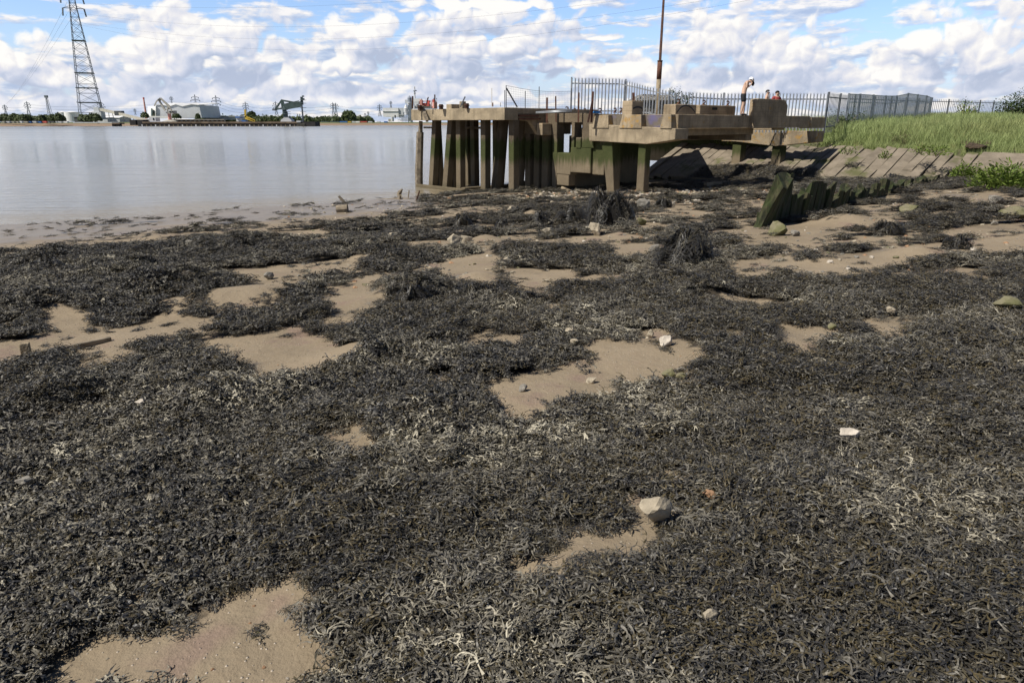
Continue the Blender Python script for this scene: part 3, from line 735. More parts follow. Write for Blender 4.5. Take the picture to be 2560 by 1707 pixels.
    # --- landing: two haunched crossheads along the bank direction, a parapet beam across them
    def crosshead(name, q, dq, prof, mat):
        b = MB(); b.prism([pq(p, q, z) for p, z in prof], E2.to_3d() * dq); return b.build(name, mat, r, 0.025)
    crosshead('crosshead', 22.7, .85, [(-20.0, 1.60), (-15.73, 1.44), (-15.73, 1.04), (-17.0, .86), (-19.5, .92), (-19.95, .92)], M['concrete'])
    crosshead('crosshead', 34.6, .8, [(-21.0, 1.27), (-15.85, 1.26), (-15.85, .75), (-17.9, .51), (-20.2, .70), (-21.0, .70)], M['lichen'])
    b = MB(); b.bpq(-19.9, -16.2, 22.98, 23.25, 1.47, 1.935); b.build('parapet', M['blue'], r, 0.015)
    for p0, p1 in ((-19.8, -18.92), (-18.38, -17.28), (-16.42, -15.9)):
        b = MB(); b.hexa([pq(p0, 22.66, 1.44), pq(p1, 22.66, 1.44), pq(p1, 22.99, 1.44), pq(p0, 22.99, 1.44)],
                         [pq(p0 + .10, 22.72, 1.945), pq(p1 - .08, 22.72, 1.945), pq(p1 - .08, 22.99, 1.945), pq(p0 + .10, 22.99, 1.945)])
        b.build('buttress', L, r, 0.015)
    b = MB(); b.bpq(-16.4, -15.84, 22.99, 23.5, 1.44, 1.945); b.bpq(-16.4, -15.89, 23.5, 33.8, 1.44, 1.94); b.build('edge_beam', D, r, 0.02)
    b = MB(); b.bpq(-16.4, -15.84, 33.8, 35.3, 1.40, 1.90); b.build('end_block', L, r, 0.02)
    b = MB(); poly_ = [(28.3, 1.42), (31.12, 1.42), (31.12, 2.36), (30.86, 2.60), (28.55, 2.62), (28.3, 2.56)]
    b.prism([pq(-16.0, q, z) for q, z in poly_], E1.to_3d() * 0.28); b.build('anchor_block', D, r, 0.02)
    b = MB(); b.bpq(-21.6, -19.2, 23.57, 30.6, 1.16, 1.44); b.bpq(-28, -19.6, 35.45, 37.3, 1.16, 1.435); b.bpq(-19.2, -16.42, 23.57, 29.6, 1.16, 1.437); b.bpq(-17.7, -16.42, 31.2, 32.4, 1.32, 1.44); b.build('landing_slab', D, r, 0.02)  # rear stretch above the abutment wall is added to keep that wall shaded
    b = MB(); b.bpq(-19.9, -19.45, 23.6, 33.3, 0.86, 1.16); b.bpq(-19.2, -16.42, 29.0, 29.5, .9, 1.155); b.build('floor_beam', D, r, 0.02)
    def q_of(u, p): return dark(u, 275, p)[0]
    for u0, u1, zt in ((1689, 1741, 2.36), (1750, 1839, 2.36)):
        b = MB(); b.bpq(-17.9, -17.3, q_of(u0, -17.3), q_of(u1, -17.3), 1.44, zt)
        o = b.build('mooring_block', D, r, 0.03)
        if u0 == 1750:
            qa, qb = q_of(1780, -17.3), q_of(1793, -17.3); h = MB(); h.bpq(-17.5, -17.294, qa, qb, 2.17, 2.27); h.build('slot', M['black'], r)
    b = MB(); b.bpq(-18.45, -17.95, q_of(1580, -17.95), q_of(1608, -17.95), 1.44, 2.47); b.build('mooring_block', D, r, 0.03)
    # sprayed arcs on two blocks
    for p, u0, u1, vm, ve, h in ((-17.294, 1692, 1738, 264, 282, 0.03), (-17.944, 1583, 1606, 268, 272, 0.035)):
        s = MB(); pr = None
        for i in range(15):
            u = u0 + (u1 - u0) * i / 14; k = (i / 14 * 2 - 1) ** 2; q, z = dark(u, vm + (ve - vm) * k, p)
            c = (pq(p, q, z - h), pq(p, q, z + h))
            if pr: s.hexa([pr[0], c[0], c[0] + E1.to_3d() * .004, pr[0] + E1.to_3d() * .004], [pr[1], c[1], c[1] + E1.to_3d() * .004, pr[1] + E1.to_3d() * .004])
            pr = c
        s.build('graffiti', M['sprayblack'], r)
    for p0, z0, p1, z1, s, s2 in ((-17.52, .90, -17.52, -1.4, .36, .36), (-19.42, .92, -18.98, -1.3, .56, .36)):
        pile(p0, 22.85, p1, 22.85, s, z0, z1, s2=s2)
    b = MB(); b.bpq(-18.15, -17.65, 34.75, 35.3, -1.0, .52); b.build('stub_column', M['tidal'], r, 0.02)
    b = MB(); b.bpq(-20.4, -19.9, 34.75, 35.3, -1.0, .74); b.build('stub_column', M['tidal'], r, 0.02)
    b = MB(); b.bpq(-28, -19.6, 36.75, 37.0, -.6, 1.155); b.build('abutment_wall', T, r)
    b = MB(); b.bpq(-21.75, -21.5, 23.6, 28.4, -1.6, 1.16); b.build('side_wall', T, r, 0.02)
    return r
jetty()

# concrete bits lying about at the jetty's foot
def slab_thing(name, u, v, sx, sy, sz, rot, label, cat, mat, lift=0.0):
    g = gpt(u, v); b = MB(); b.box((0, 0, 0), sx, sy, sz)
    o = b.build(name, mat, None, 0.02); o.location = g + Vector((0, 0, lift)); o.rotation_euler = rot
    return tag(o, label, cat)
slab_thing('concrete_slab', 1445, 470, 0.95, 0.7, 0.16, (0.16, -0.10, -0.5), 'pale broken concrete slab propped flat below the two wall openings', 'slab', M['concrete'], 0.1)
slab_thing('concrete_slab', 1418, 478, 0.42, 0.5, 0.12, (0.25, 0.3, 0.7), 'small concrete slab leaning under the propped broken slab', 'slab', M['concrete'], -0.02)
slab_thing('concrete_beam', 1362, 455, 0.9, 0.25, 0.26, (0, 0.03, 0.75), 'dark square concrete beam end lying beside the link wall foot', 'beam', M['tidal'], 0.05)
slab_thing('concrete_block', 1300, 468, 0.5, 0.4, 0.34, (0, 0.05, 0.7), 'low mud coloured concrete block with weed, beside the river head piles', 'block', M['tidal'])
slab_thing('concrete_block', 1330, 462, 0.45, 0.4, 0.38, (0, 0.05, 0.7), 'taller weedy concrete block next to the dark beam end', 'block', M['tidal'])
slab_thing('concrete_slab', 1180, 494, 1.5, 0.28, 0.10, (0, -0.03, 0.45), 'long narrow grey slab lying below the river head piles', 'slab', M['slab'], 0.05)
slab_thing('concrete_pipe', 1782, 470, 0.8, 0.22, 0.2, (0, -0.05, 0.4), 'short grey concrete beam lying under the landing near the timber groyne', 'beam', M['concrete'], 0.04)
for i in range(6):
    slab_thing('stone_strip', 1285 + i * 13, 487 - i * 4, 2.0 - i * .12, 0.13, 0.05, (0, 0.0, 0.33 + 0.02 * i), 'pale narrow stone strips laid side by side on the mud below the river head', 'stone', M['slab'], 0.02)
for o in COL.objects:
    if o.name.startswith('stone_strip'): o['group'] = 'stone strips on the mud'

# timber pile standing apart at the corner of the river head
b = MB(); pts = [pq(-29.70, 20.9, -2.2), pq(-29.62, 20.9, -0.6), pq(-29.40, 20.9, 1.2)]
b.tube(pts, [.20, .20, .18], 7); b.tube([pq(-29.38, 20.9, 1.2), pq(-29.34, 20.92, 1.72)], [.12, .10], 6)
tag(b.build('timber_pile', M['timber'], None), 'split grey timber pile at the outer corner of the jetty head', 'pile')

# ------------------------------------------------------------------ steel on the jetty
def post(name, u0, v0, u1, v1, y, w, mat, label, cat, group=None, y2=None):
    b = MB(); b.bar(at(u0, v0, y), at(u1, v1, y2 or y), w, w * 0.9); return tag(b.build(name, mat, None), label, cat, group)
r3 = lambda x, y: (1020 + x * .2742, 180 + y * .2742)
GP = 'rusty steel posts on the jetty'
post('steel_post', *r3(1265, 465), *r3(1268, 235), 31.4, .09, M['rust'], 'rusty square steel post nearest the river head corner', 'post', GP)
post('steel_post', *r3(1350, 458), *r3(1346, 222), 31.2, .06, M['rust'], 'thin rusty steel post over the first wall opening', 'post', GP)
post('steel_post', *r3(1553, 458), *r3(1558, 190), 30.5, .07, M['rust'], 'tall rusty steel post over the second wall opening', 'post', GP)
post('steel_post', *r3(1672, 460), *r3(1687, 180), 29.7, .09, M['rust'], 'tallest rusty steel post, upright of a crossed pair', 'post', GP)
post('steel_post', *r3(1640, 462), *r3(1682, 268), 29.6, .08, M['rust_dark'], 'dark steel strut leaning against the tallest rusty post', 'post', GP)
post('steel_post', *r3(2056, 282), *r3(2056, 190), 29.3, .10, M['rust'], 'short thick rusty stub on the sprayed concrete block', 'post', GP)
def rail():
    r = root('handrail', at(1385, 278, 30.6), 'bent pair of galvanised rails lying across the jetty edge', 'handrail')
    for dv in (0, 6):
        b = MB(); b.tube([at(1340, 281 + dv * .35, 31.0), at(1395, 277.5 + dv * .5, 30.5), at(1430, 275 + dv * .6, 30.4)], .03, 8); b.build('rail', M['galv'], r, smooth=True)
rail()
for u0, v0, u1, v1, y, w, mt, lb in ((1031.5, 272, 1031.5, 241, 34.6, .08, 'rust_dark', 'thin dark post at the outer corner of the jetty head'),
    (1087, 272, 1087, 237, 34.0, .06, 'rust_dark', 'thin dark post between the slanted rod and the stub pipe on the jetty head'),
    (1065, 264, 1071, 243, 34.0, .05, 'rust_dark', 'short slanted rod in front of the red plant'),
    (1151, 268, 1163, 242, 32.6, .06, 'galv_dark', 'slanted dark rod beside the concrete stump on the jetty head'),
    (1229.5, 267, 1229.5, 221, 36.0, .05, 'white', 'tall thin white pole on the jetty head'),
    (1232, 267, 1232, 257, 35.8, .06, 'rust', 'short brown stub beside the tall white pole'),
    (1251, 267, 1251, 257, 36.0, .03, 'galv_dark', 'shortest thin rod left of the mesh fence')):
    post('steel_rod', u0, v0, u1, v1, y, w, M[mt], lb, 'rod', 'rods and thin posts on the jetty head')
for u, v, y, lb in ((1103, 271, 33.4, 'dark stub pipe left of the low concrete stump'), (1167, 269, 32.2, 'dark stub pipe right of the low concrete stump'), (1050, 272.5, 34.4, 'low dark stub pipe near the outer corner')):
    b = MB(); p = at(u, v + 3, y); b.tube([p, p + Vector((0, 0, .22))], .10, 10); b.tube([p + Vector((0, 0, .12)), p + Vector((0, 0, .16))], .13, 10)
    tag(b.build('stub_pipe', M['rust_dark'], None, smooth=False), lb, 'pipe', 'stub pipes on the jetty head')
b = MB(); b.box(at(1136, 271, 33.5) - Vector((0, 0, .05)), .62, .4, .22, .7); b.box(at(1157, 271, 33.0) - Vector((0, 0, .05)), .22, .22, .34, .7)
tag(b.build('concrete_stump', M['concrete'], None, .02), 'low concrete stump with a raised end on the jetty head', 'stump')
def bracket():
    r = root('steel_bracket', at(1054, 272, 34.4), 'slanted steel bracket hooked over the front edge of the jetty head', 'bracket')
    b = MB(); b.bar(at(1056, 267, 34.7), at(1068, 303, 33.9), .12, .10); b.build('arm', M['timber'], r)
    b = MB(); b.bar(at(1048, 276, 34.6), at(1059, 268.5, 34.5), .14, .10); b.build('head', M['timber'], r)
bracket()
# mesh fence on the jetty's return
def mesh_fence():
    r = root('mesh_fence', pq(-22.85, 22, 2.24), 'wire mesh fence with dark posts and a slanted brace on the jetty', 'fence')
    P = -22.85
    def at_q(u, v): q, z = dark(u, v, P); return pq(P, q, z)
    for u, vt in ((1262, 226), (1265.5, 214), (1313, 228), (1347.5, 217), (1427, 221)):
        a = at_q(u, 268); t = at_q(u, vt); b = MB(); b.bar(Vector((a.x, a.y, 2.2)), Vector((a.x, a.y, t.z)), .035); b.build('fence_post', M['galv_dark'], r)
    b = MB(); b.bar(at_q(1266, 221), at_q(1293, 268), .045); b.build('brace', M['galv_dark'], r)
    m = MB(); q0, q1 = dark(1266, 250, P)[0], dark(1426, 250, P)[0]; zt = lambda q: 3.12 - .10 * math.sin((q - q0) / (q1 - q0) * math.pi) - .12 * (q - q0) / (q1 - q0)
    n = int((q1 - q0) / .10)
    for i in range(n + 1):
        q = q0 + (q1 - q0) * i / n; m.bar(pq(P, q, 2.24), pq(P, q, zt(q)), .005)
    for k in range(10):
        f = k / 9
        for i in range(12):
            a, c = q0 + (q1 - q0) * i / 12, q0 + (q1 - q0) * (i + 1) / 12
            m.bar(pq(P, a, 2.26 + (zt(a) - 2.26) * f), pq(P, c, 2.26 + (zt(c) - 2.26) * f), .012 if k == 9 else .005)
    m.build('wire_mesh', M['galv'], r)
mesh_fence()
# rusty mooring hooks
def hook(name, base, s, label, group):
    r = root(name, base, label, 'mooring hook', group)
    b = MB(); b.box(base, .30 * s, .22 * s, .06 * s, .7); b.box(base + Vector((0, 0, .06 * s)), .14 * s, .12 * s, .12 * s, .7); b.build('base_plate', M['rust'], r, .01)
    b = MB(); c = base + Vector((0, 0, .16 * s))
    pts = [c + Vector((math.cos(a) * .10 * s, math.sin(a) * .03 * s, .10 * s + math.sin(a) * .11 * s)) for a in [k * .5 - 1.2 for k in range(9)]]
    b.tube(pts, [.05 * s] * 8 + [.025 * s], 7); b.build('hook_arm', M['rust_dark'], r, smooth=True)
HG = 'rusty mooring hooks on the jetty'
qf = lambda u, p: dark(u, 275, p)[0]
for u, lb in ((1695, 'rusty mooring hook on the near mooring block, close to the block\'s outer end'), (1758, 'rusty mooring hook above the start of the block with a square slot'), (1818, 'rusty mooring hook nearest the standing person')):
    hook('mooring_hook', pq(-17.6, qf(u, -17.6), 2.36), .55, lb, HG)
for (x, y), yy, lb in (((1448, 335), 33.5, 'dark mooring hook at the end of the palisade fence'), ((1520, 350), 36.5, 'mooring hook behind the first palisade bars'), ((1612, 350), 36.8, 'small mooring hook seen through the palisade over the second opening'),
                  ((1750, 348), 36.8, 'brown mooring hook seen through the palisade past the crossed posts'), ((1887, 345), 36.8, 'red brown mooring hook seen through the middle of the palisade'), ((1940, 345), 36.8, 'dark mooring hook seen through the palisade beside the sprayed block')):
    c = at(*r3(x, y), yy); c.z = max(2.0, c.z - .15); hook('mooring_hook', c, .6, lb, HG)
b = MB(); b.box((0, 0, 0), .28, .2, .09); o = b.build('plastic_bag', M['bluerag'], None, .03); o.location = at(1491, 284, 29.9); tag(o, 'small crumpled blue plastic bag on the jetty edge', 'bag')
# rear concrete platform the palisade stands on
b = MB(); c = [at(1370, 291, 36.2), at(1700, 291, 34.2), at(1700, 291, 41), at(1370, 291, 41)]
b.hexa([Vector((p.x, p.y, 1.55)) for p in c], [Vector((p.x, p.y, 2.02)) for p in c]); tag(b.build('rear_platform', M['deck'], None, .03), 'rear concrete platform under the tall palisade fence', 'platform')

# ------------------------------------------------------------------ palisade fences
def pale(b, base, h, d, w=.065):
    """one W-section pale with a split pointed head; d = unit vector along the fence"""
    d = Vector(d); n = Vector((-d.y, d.x, 0)); t = .022
    b.hexa([base - d * w / 2, base - d * w * .12 - n * t, base - d * w * .05 - n * t * .2, base - d * w / 2 + n * .006],
           [base - d * w / 2 + Vector((0, 0, h)), base - d * w * .12 - n * t + Vector((0, 0, h)), base - d * w * .05 - n * t * .2 + Vector((0, 0, h)), base - d * w / 2 + n * .006 + Vector((0, 0, h))])
    b.hexa([base + d * w * .12 - n * t, base + d * w / 2, base + d * w / 2 + n * .006, base + d * w * .05 - n * t * .2],
           [base + d * w * .12 - n * t + Vector((0, 0, h)), base + d * w / 2 + Vector((0, 0, h)), base + d * w / 2 + n * .006 + Vector((0, 0, h)), base + d * w * .05 - n * t * .2 + Vector((0, 0, h))])
    b.hexa([base - d * w * .1 - n * t, base + d * w * .1 - n * t, base + d * w * .1 - n * t * .7, base - d * w * .1 - n * t * .7],
           [p + Vector((0, 0, h)) for p in (base - d * w * .1 - n * t, base + d * w * .1 - n * t, base + d * w * .1 - n * t * .7, base - d * w * .1 - n * t * .7)])
    z = Vector((0, 0, h))
    for s in (-1, 0, 1):                                     # triple point
        a = base + d * (s * w * .42) + z; tip = a + Vector((0, 0, .11 if s == 0 else .07)) + d * s * .035 + n * (.02 if s == 0 else 0)
        e = .012; b.add([a - d * e, a + d * e, a + n * .008, tip], [(0, 1, 3), (1, 2, 3), (2, 0, 3), (0, 2, 1)])
def palisade(name, path, step, rails, post_every, mat, label, wp=.065, dark_post=None):
    """path: (x, y, base z, top z) along the fence"""
    r = root(name, Vector(path[0][:3]), label, 'fence')
    pts = [(Vector((a, b_, 0)), z0, z1) for a, b_, z0, z1 in path]
    L = [0]
    for i in range(1, len(pts)): L.append(L[-1] + (pts[i][0] - pts[i - 1][0]).length)
    def where(s):
        i = max(k for k in range(len(L) - 1) if L[k] <= s + 1e-9); f = (s - L[i]) / (L[i + 1] - L[i])
        return pts[i][0].lerp(pts[i + 1][0], f), pts[i][1] + (pts[i + 1][1] - pts[i][1]) * f, pts[i][2] + (pts[i + 1][2] - pts[i][2]) * f, (pts[i + 1][0] - pts[i][0]).normalized()
    n = int(L[-1] / step); cnt = 0; bulk = MB(); rail = [MB() for _ in rails]
    for k in range(n + 1):
        p, z0, z1, d = where(k * step); one = MB() if cnt < 95 else bulk
        pale(one, Vector((p.x, p.y, z0)), z1 - z0 - .1, d, wp)
        if one is not bulk: one.build('pale', mat, r)
        cnt += 1
        if k < n:
            p2, a0, a1, d2 = where((k + 1) * step); nn = Vector((-d.y, d.x, 0)) * .03
            for rb, f in zip(rail, rails): rb.bar(Vector((p.x, p.y, z0 + (z1 - z0) * f)) + nn, Vector((p2.x, p2.y, a0 + (a1 - a0) * f)) + nn, .04, .055)
        if k % post_every == 0:
            nn = Vector((-d.y, d.x, 0)) * .09; q = MB(); q.bar(Vector((p.x, p.y, z0)) + nn, Vector((p.x, p.y, z1 - .02)) + nn, .11, .07); q.build('fence_post', dark_post or mat, r)
    for rb in rail: rb.build('rail', mat, r)
    if bulk.v: o = bulk.build('pales', mat, r); o['kind'] = 'stuff'
def P4(u, v, y, z0): a = at(u, v, y); return (a.x, a.y, z0, a.z)
palisade('palisade_fence', [P4(1430, 192, 38, 2.0), P4(1551, 194, 38.2, 2.0), P4(1625, 214, 36.6, 1.95), P4(1690, 227, 35.6, 1.5), P4(1808, 231, 35.8, 1.2), P4(2070, 231, 36.4, 1.15)], .176, (.12, .83), 16, M['galv'],
         'pale galvanised palisade fence with pointed bars behind the jetty')
palisade('palisade_fence', [P4(2078, 229, 36.6, 1.15), P4(2123, 235, 43, 1.25), P4(2330, 246, 62, 1.8), P4(2523, 252, 78, 2.0), P4(2640, 254, 95, 2.0)], .46, (.15, .86), 10, M['galv_dark'],
         'dark palisade fence running off along the top of the grassy bank', .05)
# grey mesh sheets fixed to the dark fence
def mesh_screen():
    m, t, b, P = newmat('grey security mesh')
    b.inputs['Base Color'].default_value = (0.50, 0.51, 0.52, 1); b.inputs['Roughness'].default_value = .6; b.inputs['Metallic'].default_value = .2
    tr = t.new('ShaderNodeBsdfTransparent'); mx = t.new('ShaderNodeMixShader'); w = t.new('ShaderNodeMath', operation='MULTIPLY'); w.inputs[0].default_value = .5; w.inputs[1].default_value = 1
    t.l.new(w.outputs[0], mx.inputs[0]); t.l.new(tr.outputs[0], mx.inputs[1]); t.l.new(b.outputs[0], mx.inputs[2])
    o = [n for n in t.n if n.type == 'OUTPUT_MATERIAL'][0]; t.l.new(mx.outputs[0], o.inputs[0])
    us = [2123, 2151, 2184, 2215, 2243, 2271, 2295, 2317, 2331]; vt = [235, 236, 238, 240, 240, 234, 237, 240, 245]; ys = [41.5, 43, 45, 47, 48, 50, 53, 56, 60]
    r = root('mesh_screen', at(2123, 290, 41.5), 'tall grey security mesh screens bending along in front of the dark fence', 'fence')
    top = [at(u, v, y) for u, v, y in zip(us, vt, ys)]
    for i in range(len(us)):
        q = MB(); c = top[i]; q.bar(Vector((c.x, c.y, 1.1)), c + Vector((0, 0, .03)), .09, .09); q.build('screen_post', M['galv'], r)
        if i:
            a, c2 = top[i - 1], top[i]; nn = Vector((0, -.02, 0)); q = MB()
            q.hexa([Vector((a.x, a.y, 1.1)), Vector((c2.x, c2.y, 1.1)), Vector((c2.x, c2.y + .015, 1.1)), Vector((a.x, a.y + .015, 1.1))], [a, c2, c2 + Vector((0, .015, 0)), a + Vector((0, .015, 0))])
            q.build('mesh_panel', m, r)
            q = MB(); q.bar(a - Vector((0, .03, .45)), c2 - Vector((0, .03, .45)), .03, .05); q.bar(a - Vector((0, .03, .02)), c2 - Vector((0, .03, .02)), .03, .05); q.build('screen_rail', M['galv'], r)
mesh_screen()
# lamp column without its lamp
def column():
    y = 40.0; a = at(1642, 288, y); h = at(1652, 0, y).z
    r = root('lamp_post', Vector((a.x, a.y, 1.3)), 'tall weathered lamp post behind the palisade fence, thin dark top half', 'lamp post')
    zj = at(1645, 154, y).z
    b = MB(); b.tube([Vector((a.x, a.y, 1.2)), Vector((a.x, a.y, zj))], .125, 14); b.build('lower_pole', M['concrete'], r, smooth=True)
    b = MB(); b.tube([Vector((a.x, a.y, zj - .9)), Vector((a.x, a.y, zj - .02))], .129, 14); b.build('rust_sleeve', M['rust'], r, smooth=True)
    b = MB(); b.tube([Vector((a.x, a.y, zj)), Vector((a.x, a.y, zj + .04)), Vector((a.x, a.y, zj + .06)), Vector((a.x, a.y, h + 1.2))], [.15, .15, .075, .055], 12); b.build('upper_pole', M['rust_dark'], r, smooth=True)
column()
# stone hut behind the fence
def hut():
    m, t, b, P = newmat('rubble stone'); v = t.vor(P, 5.0, out='Color'); e = t.vor(P, 5.0, 'DISTANCE_TO_EDGE'); n = t.noise(P, 12, 4, .6)
    c = t.mix(t.sep(v)[0], (0.17, 0.16, 0.14), (0.38, 0.36, 0.32)); c = t.mix(t.rng(e, .06, .0), c, (0.06, 0.055, 0.05)); t.put(b.inputs['Base Color'], c); b.inputs['Roughness'].default_value = .95
    bump(t, b, t.m('ADD', t.rng(e, 0, .15), t.m('MULTIPLY', n, .4)), .8, .06)
    y = 43; a, c2 = at(1590, 240, y), at(1690, 246, y); r = root('stone_hut', Vector(((a.x + c2.x) / 2, y, 1.2)), 'low grey rubble stone hut behind the palisade and lamp post', 'hut')
    w = MB(); w.hexa([Vector((a.x, y, 1.0)), Vector((c2.x, y + .6, 1.0)), Vector((c2.x, y + 3, 1.0)), Vector((a.x, y + 3, 1.0))], [Vector((a.x, y, 2.9)), Vector((c2.x, y + .6, 2.9)), Vector((c2.x, y + 3, 2.9)), Vector((a.x, y + 3, 2.9))]); w.build('wall', m, r)
    w = MB(); w.hexa([Vector((a.x - .1, y - .1, 2.9)), Vector((c2.x + .1, y + .5, 2.9)), Vector((c2.x + .1, y + 3.1, 2.9)), Vector((a.x - .1, y + 3.1, 2.9))], [Vector((a.x + .5, y + .4, 3.25)), Vector((c2.x - .3, y + .9, 3.2)), Vector((c2.x - .3, y + 2.6, 3.2)), Vector((a.x + .5, y + 2.6, 3.25))]); w.build('roof', m, r)
hut()

# ------------------------------------------------------------------ revetment of long tilted slabs
def revetment():
    rng = random.Random(5)
    r = root('revetment', pq(-10, 34, -.4), 'sloping bank of long tilted concrete slabs with moss and dark joints', 'revetment')
    mm, t, b, P = newmat('mossy slab'); n = t.noise(P, 1.6, 5, .6); n2 = t.noise(P, 24, 4, .7); x, y, z = t.sep(P)
    c = t.mix(t.rng(n, .3, .7), (0.15, 0.125, 0.092), (0.245, 0.205, 0.155)); c = t.mix(t.m('MULTIPLY', t.rng(n2, .55, .7), .4), c, (0.12, 0.09, 0.06))
    moss = t.m('MULTIPLY', t.rng(t.noise(P, .7, 4, .6), .56, .68), .8); c = t.mix(moss, c, (0.075, 0.085, 0.02))
    c = t.mix(t.m('MULTIPLY', t.rng(t.m('ADD', z, t.m('MULTIPLY', n, .4)), -.35, -.75), .6), c, (0.20, 0.165, 0.115))
    t.put(b.inputs['Base Color'], c); b.inputs['Roughness'].default_value = .92; bump(t, b, t.m('ADD', t.m('MULTIPLY', n2, .5), n), .6, .03)
    p = -25.0
    while p < -9.4:
        w = rng.uniform(.40, .58); parts = rng.choice(((0, 1), (0, .55, 1), (0, .48, 1)))
        for a, c_ in zip(parts[:-1], parts[1:]):
            s0, s1 = 3.9 * a + .02, 3.9 * c_ - .02; dz0, dz1, roll = rng.uniform(.0, .20), rng.uniform(.0, .20), rng.uniform(-.12, .06)
            f = lambda pp, s, d: pq(pp, 33 + s, float(bank_z(np.array(pp), np.array(33 + s))) + d)
            lo = [f(p, s0, dz0 - .12), f(p + w - .06, s0, dz0 - .12 + roll), f(p + w - .06, s1, dz1 - .12 + roll * rng.uniform(.2, 1.4)), f(p, s1, dz1 - .12)]
            MB().hexa(lo, [v + Vector((0, 0, .14)) for v in lo]).build('slab', mm, r, .02)
        p += w
    # the broad unbroken apron at the right
    f = lambda pp, s, d: pq(pp, 33 + s, float(bank_z(np.array(float(pp)), np.array(33 + s))) + d)
    for p0, p1, d0 in ((-9.35, -7.4, .10), (-7.36, -3.0, .12), (-2.96, 6, .12)):
        lo = [f(p0, .05, d0 - .1), f(p1, .05, d0 - .1), f(p1, 3.9, d0 + .02), f(p0, 3.9, d0 + .02)]
        MB().hexa(lo, [v + Vector((0, 0, .12)) for v in lo]).build('apron', mm, r, .02)
    w = MB(); w.bpq(-22.5, -15.0, 32.35, 32.98, -1.8, -1.10); w.build('toe_beam', M['tidal'], r, .04)
    w = MB(); w.bpq(-15.0, 4, 32.55, 33.02, -1.9, -1.16); w.build('toe_beam', M['tidal'], r, .04)
revetment()

# ------------------------------------------------------------------ timber groyne
def groyne():
    rng = random.Random(11)
    m, t, b, P = newmat('mossy rotten timber'); x, y, z = t.sep(P)
    n = t.noise(t.vm('MULTIPLY', P, (14, 14, 1.2)), 1.0, 5, .65); n2 = t.noise(P, 5, 4, .6)
    c = t.mix(t.rng(n, .3, .7), (0.012, 0.014, 0.005), (0.07, 0.066, 0.03)); c = t.mix(t.m('MULTIPLY', t.rng(n2, .42, .62), .75), c, t.mix(n, (0.010, 0.020, 0.004), (0.045, 0.068, 0.014)))
    c = t.mix(t.m('MULTIPLY', t.rng(t.m('ADD', z, t.m('MULTIPLY', n2, .5)), -.05, -.35), .55), c, (0.15, 0.125, 0.08))
    t.put(b.inputs['Base Color'], c); b.inputs['Roughness'].default_value = .95; bump(t, b, n, 1.0, .05)
    a, c2 = gpt(1893, 566), gpt(2345, 454); d = (c2 - a); L = d.length; d.normalize(); n_ = Vector((-d.y, d.x, 0)).normalized()
    r = root('groyne', a, 'row of rotten timber posts covered in green moss, tallest and leaning at the near end', 'groyne')
    s = 0.0; k = 0
    prof = [(0, 1.12), (.06, .92), (.12, .66), (.2, .70), (.26, .5), (.34, .62), (.45, .40), (.52, .46), (.6, .38), (.68, .36), (.76, .32), (.85, .32), (.93, .28), (1, .26)]
    while s < L:
        w = rng.uniform(.34, .56) if k else .56; f = s / L; h = np.interp(f, [q[0] for q in prof], [q[1] for q in prof]) * (rng.uniform(.55, 1.25) if k else 1)
        if rng.random() < .06 and k > 9: s += w * .8; k += 1; continue
        base = a + d * s; base.z = float(terrain(np.array(base.x), np.array(base.y))) - .25; lean = Vector((.34, -.02, 0)) if k == 0 else Vector((.10 + rng.uniform(-.05, .1), 0, 0))
        th = .24 if k == 0 else rng.uniform(.20, .30); bb = MB(); N = 10; rows = 6
        vs, fs = [], []
        H = h + .25
        ring = [(math.cos(2 * math.pi * i / N), math.sin(2 * math.pi * i / N)) for i in range(N)]
        j0 = rng.uniform(0, 6.28); jag = [max(0, .13 * math.sin(2 * math.pi * i / N + j0) + .06 + rng.uniform(-.03, .07)) for i in range(N)]
        for rr in range(rows + 1):
            g = rr / rows
            for i, (cx, cy) in enumerate(ring):
                sq = 1 / max(abs(cx), abs(cy)) * .95; wv = 1 - .10 * g + .07 * math.sin(i * 2.3 + rr * 1.1 + k)
                z = H * g * (1 - jag[i] * g)
                vs.append(base + d * (cx * sq * w / 2 * wv) + n_ * (cy * sq * th / 2 * wv) + lean * g * H + Vector((0, 0, z)))
        for rr in range(rows):
            for i in range(N): fs.append((rr * N + i, rr * N + (i + 1) % N, (rr + 1) * N + (i + 1) % N, (rr + 1) * N + i))
        top = len(vs); cc = sum((vs[rows * N + i] for i in range(N)), Vector()) / N; vs.append(cc + Vector((0, 0, -.06)))
        for i in range(N): fs.append((rows * N + i, rows * N + (i + 1) % N, top))
        fs.append(tuple(reversed(range(N))))
        bb.add(vs, fs); bb.build('timber_post' if k % 1 == 0 else 'plank', m, r, smooth=False)
        s += w * rng.uniform(.80, .95); k += 1
    # low waling behind
    w = MB(); p0, p1 = a + d * .5 + n_ * .16, a + d * L + n_ * .16; w.bar(p0 + Vector((0, 0, .12)), p1 + Vector((0, 0, .05)), .14, .22); w.build('waling', m, r)
groyne()

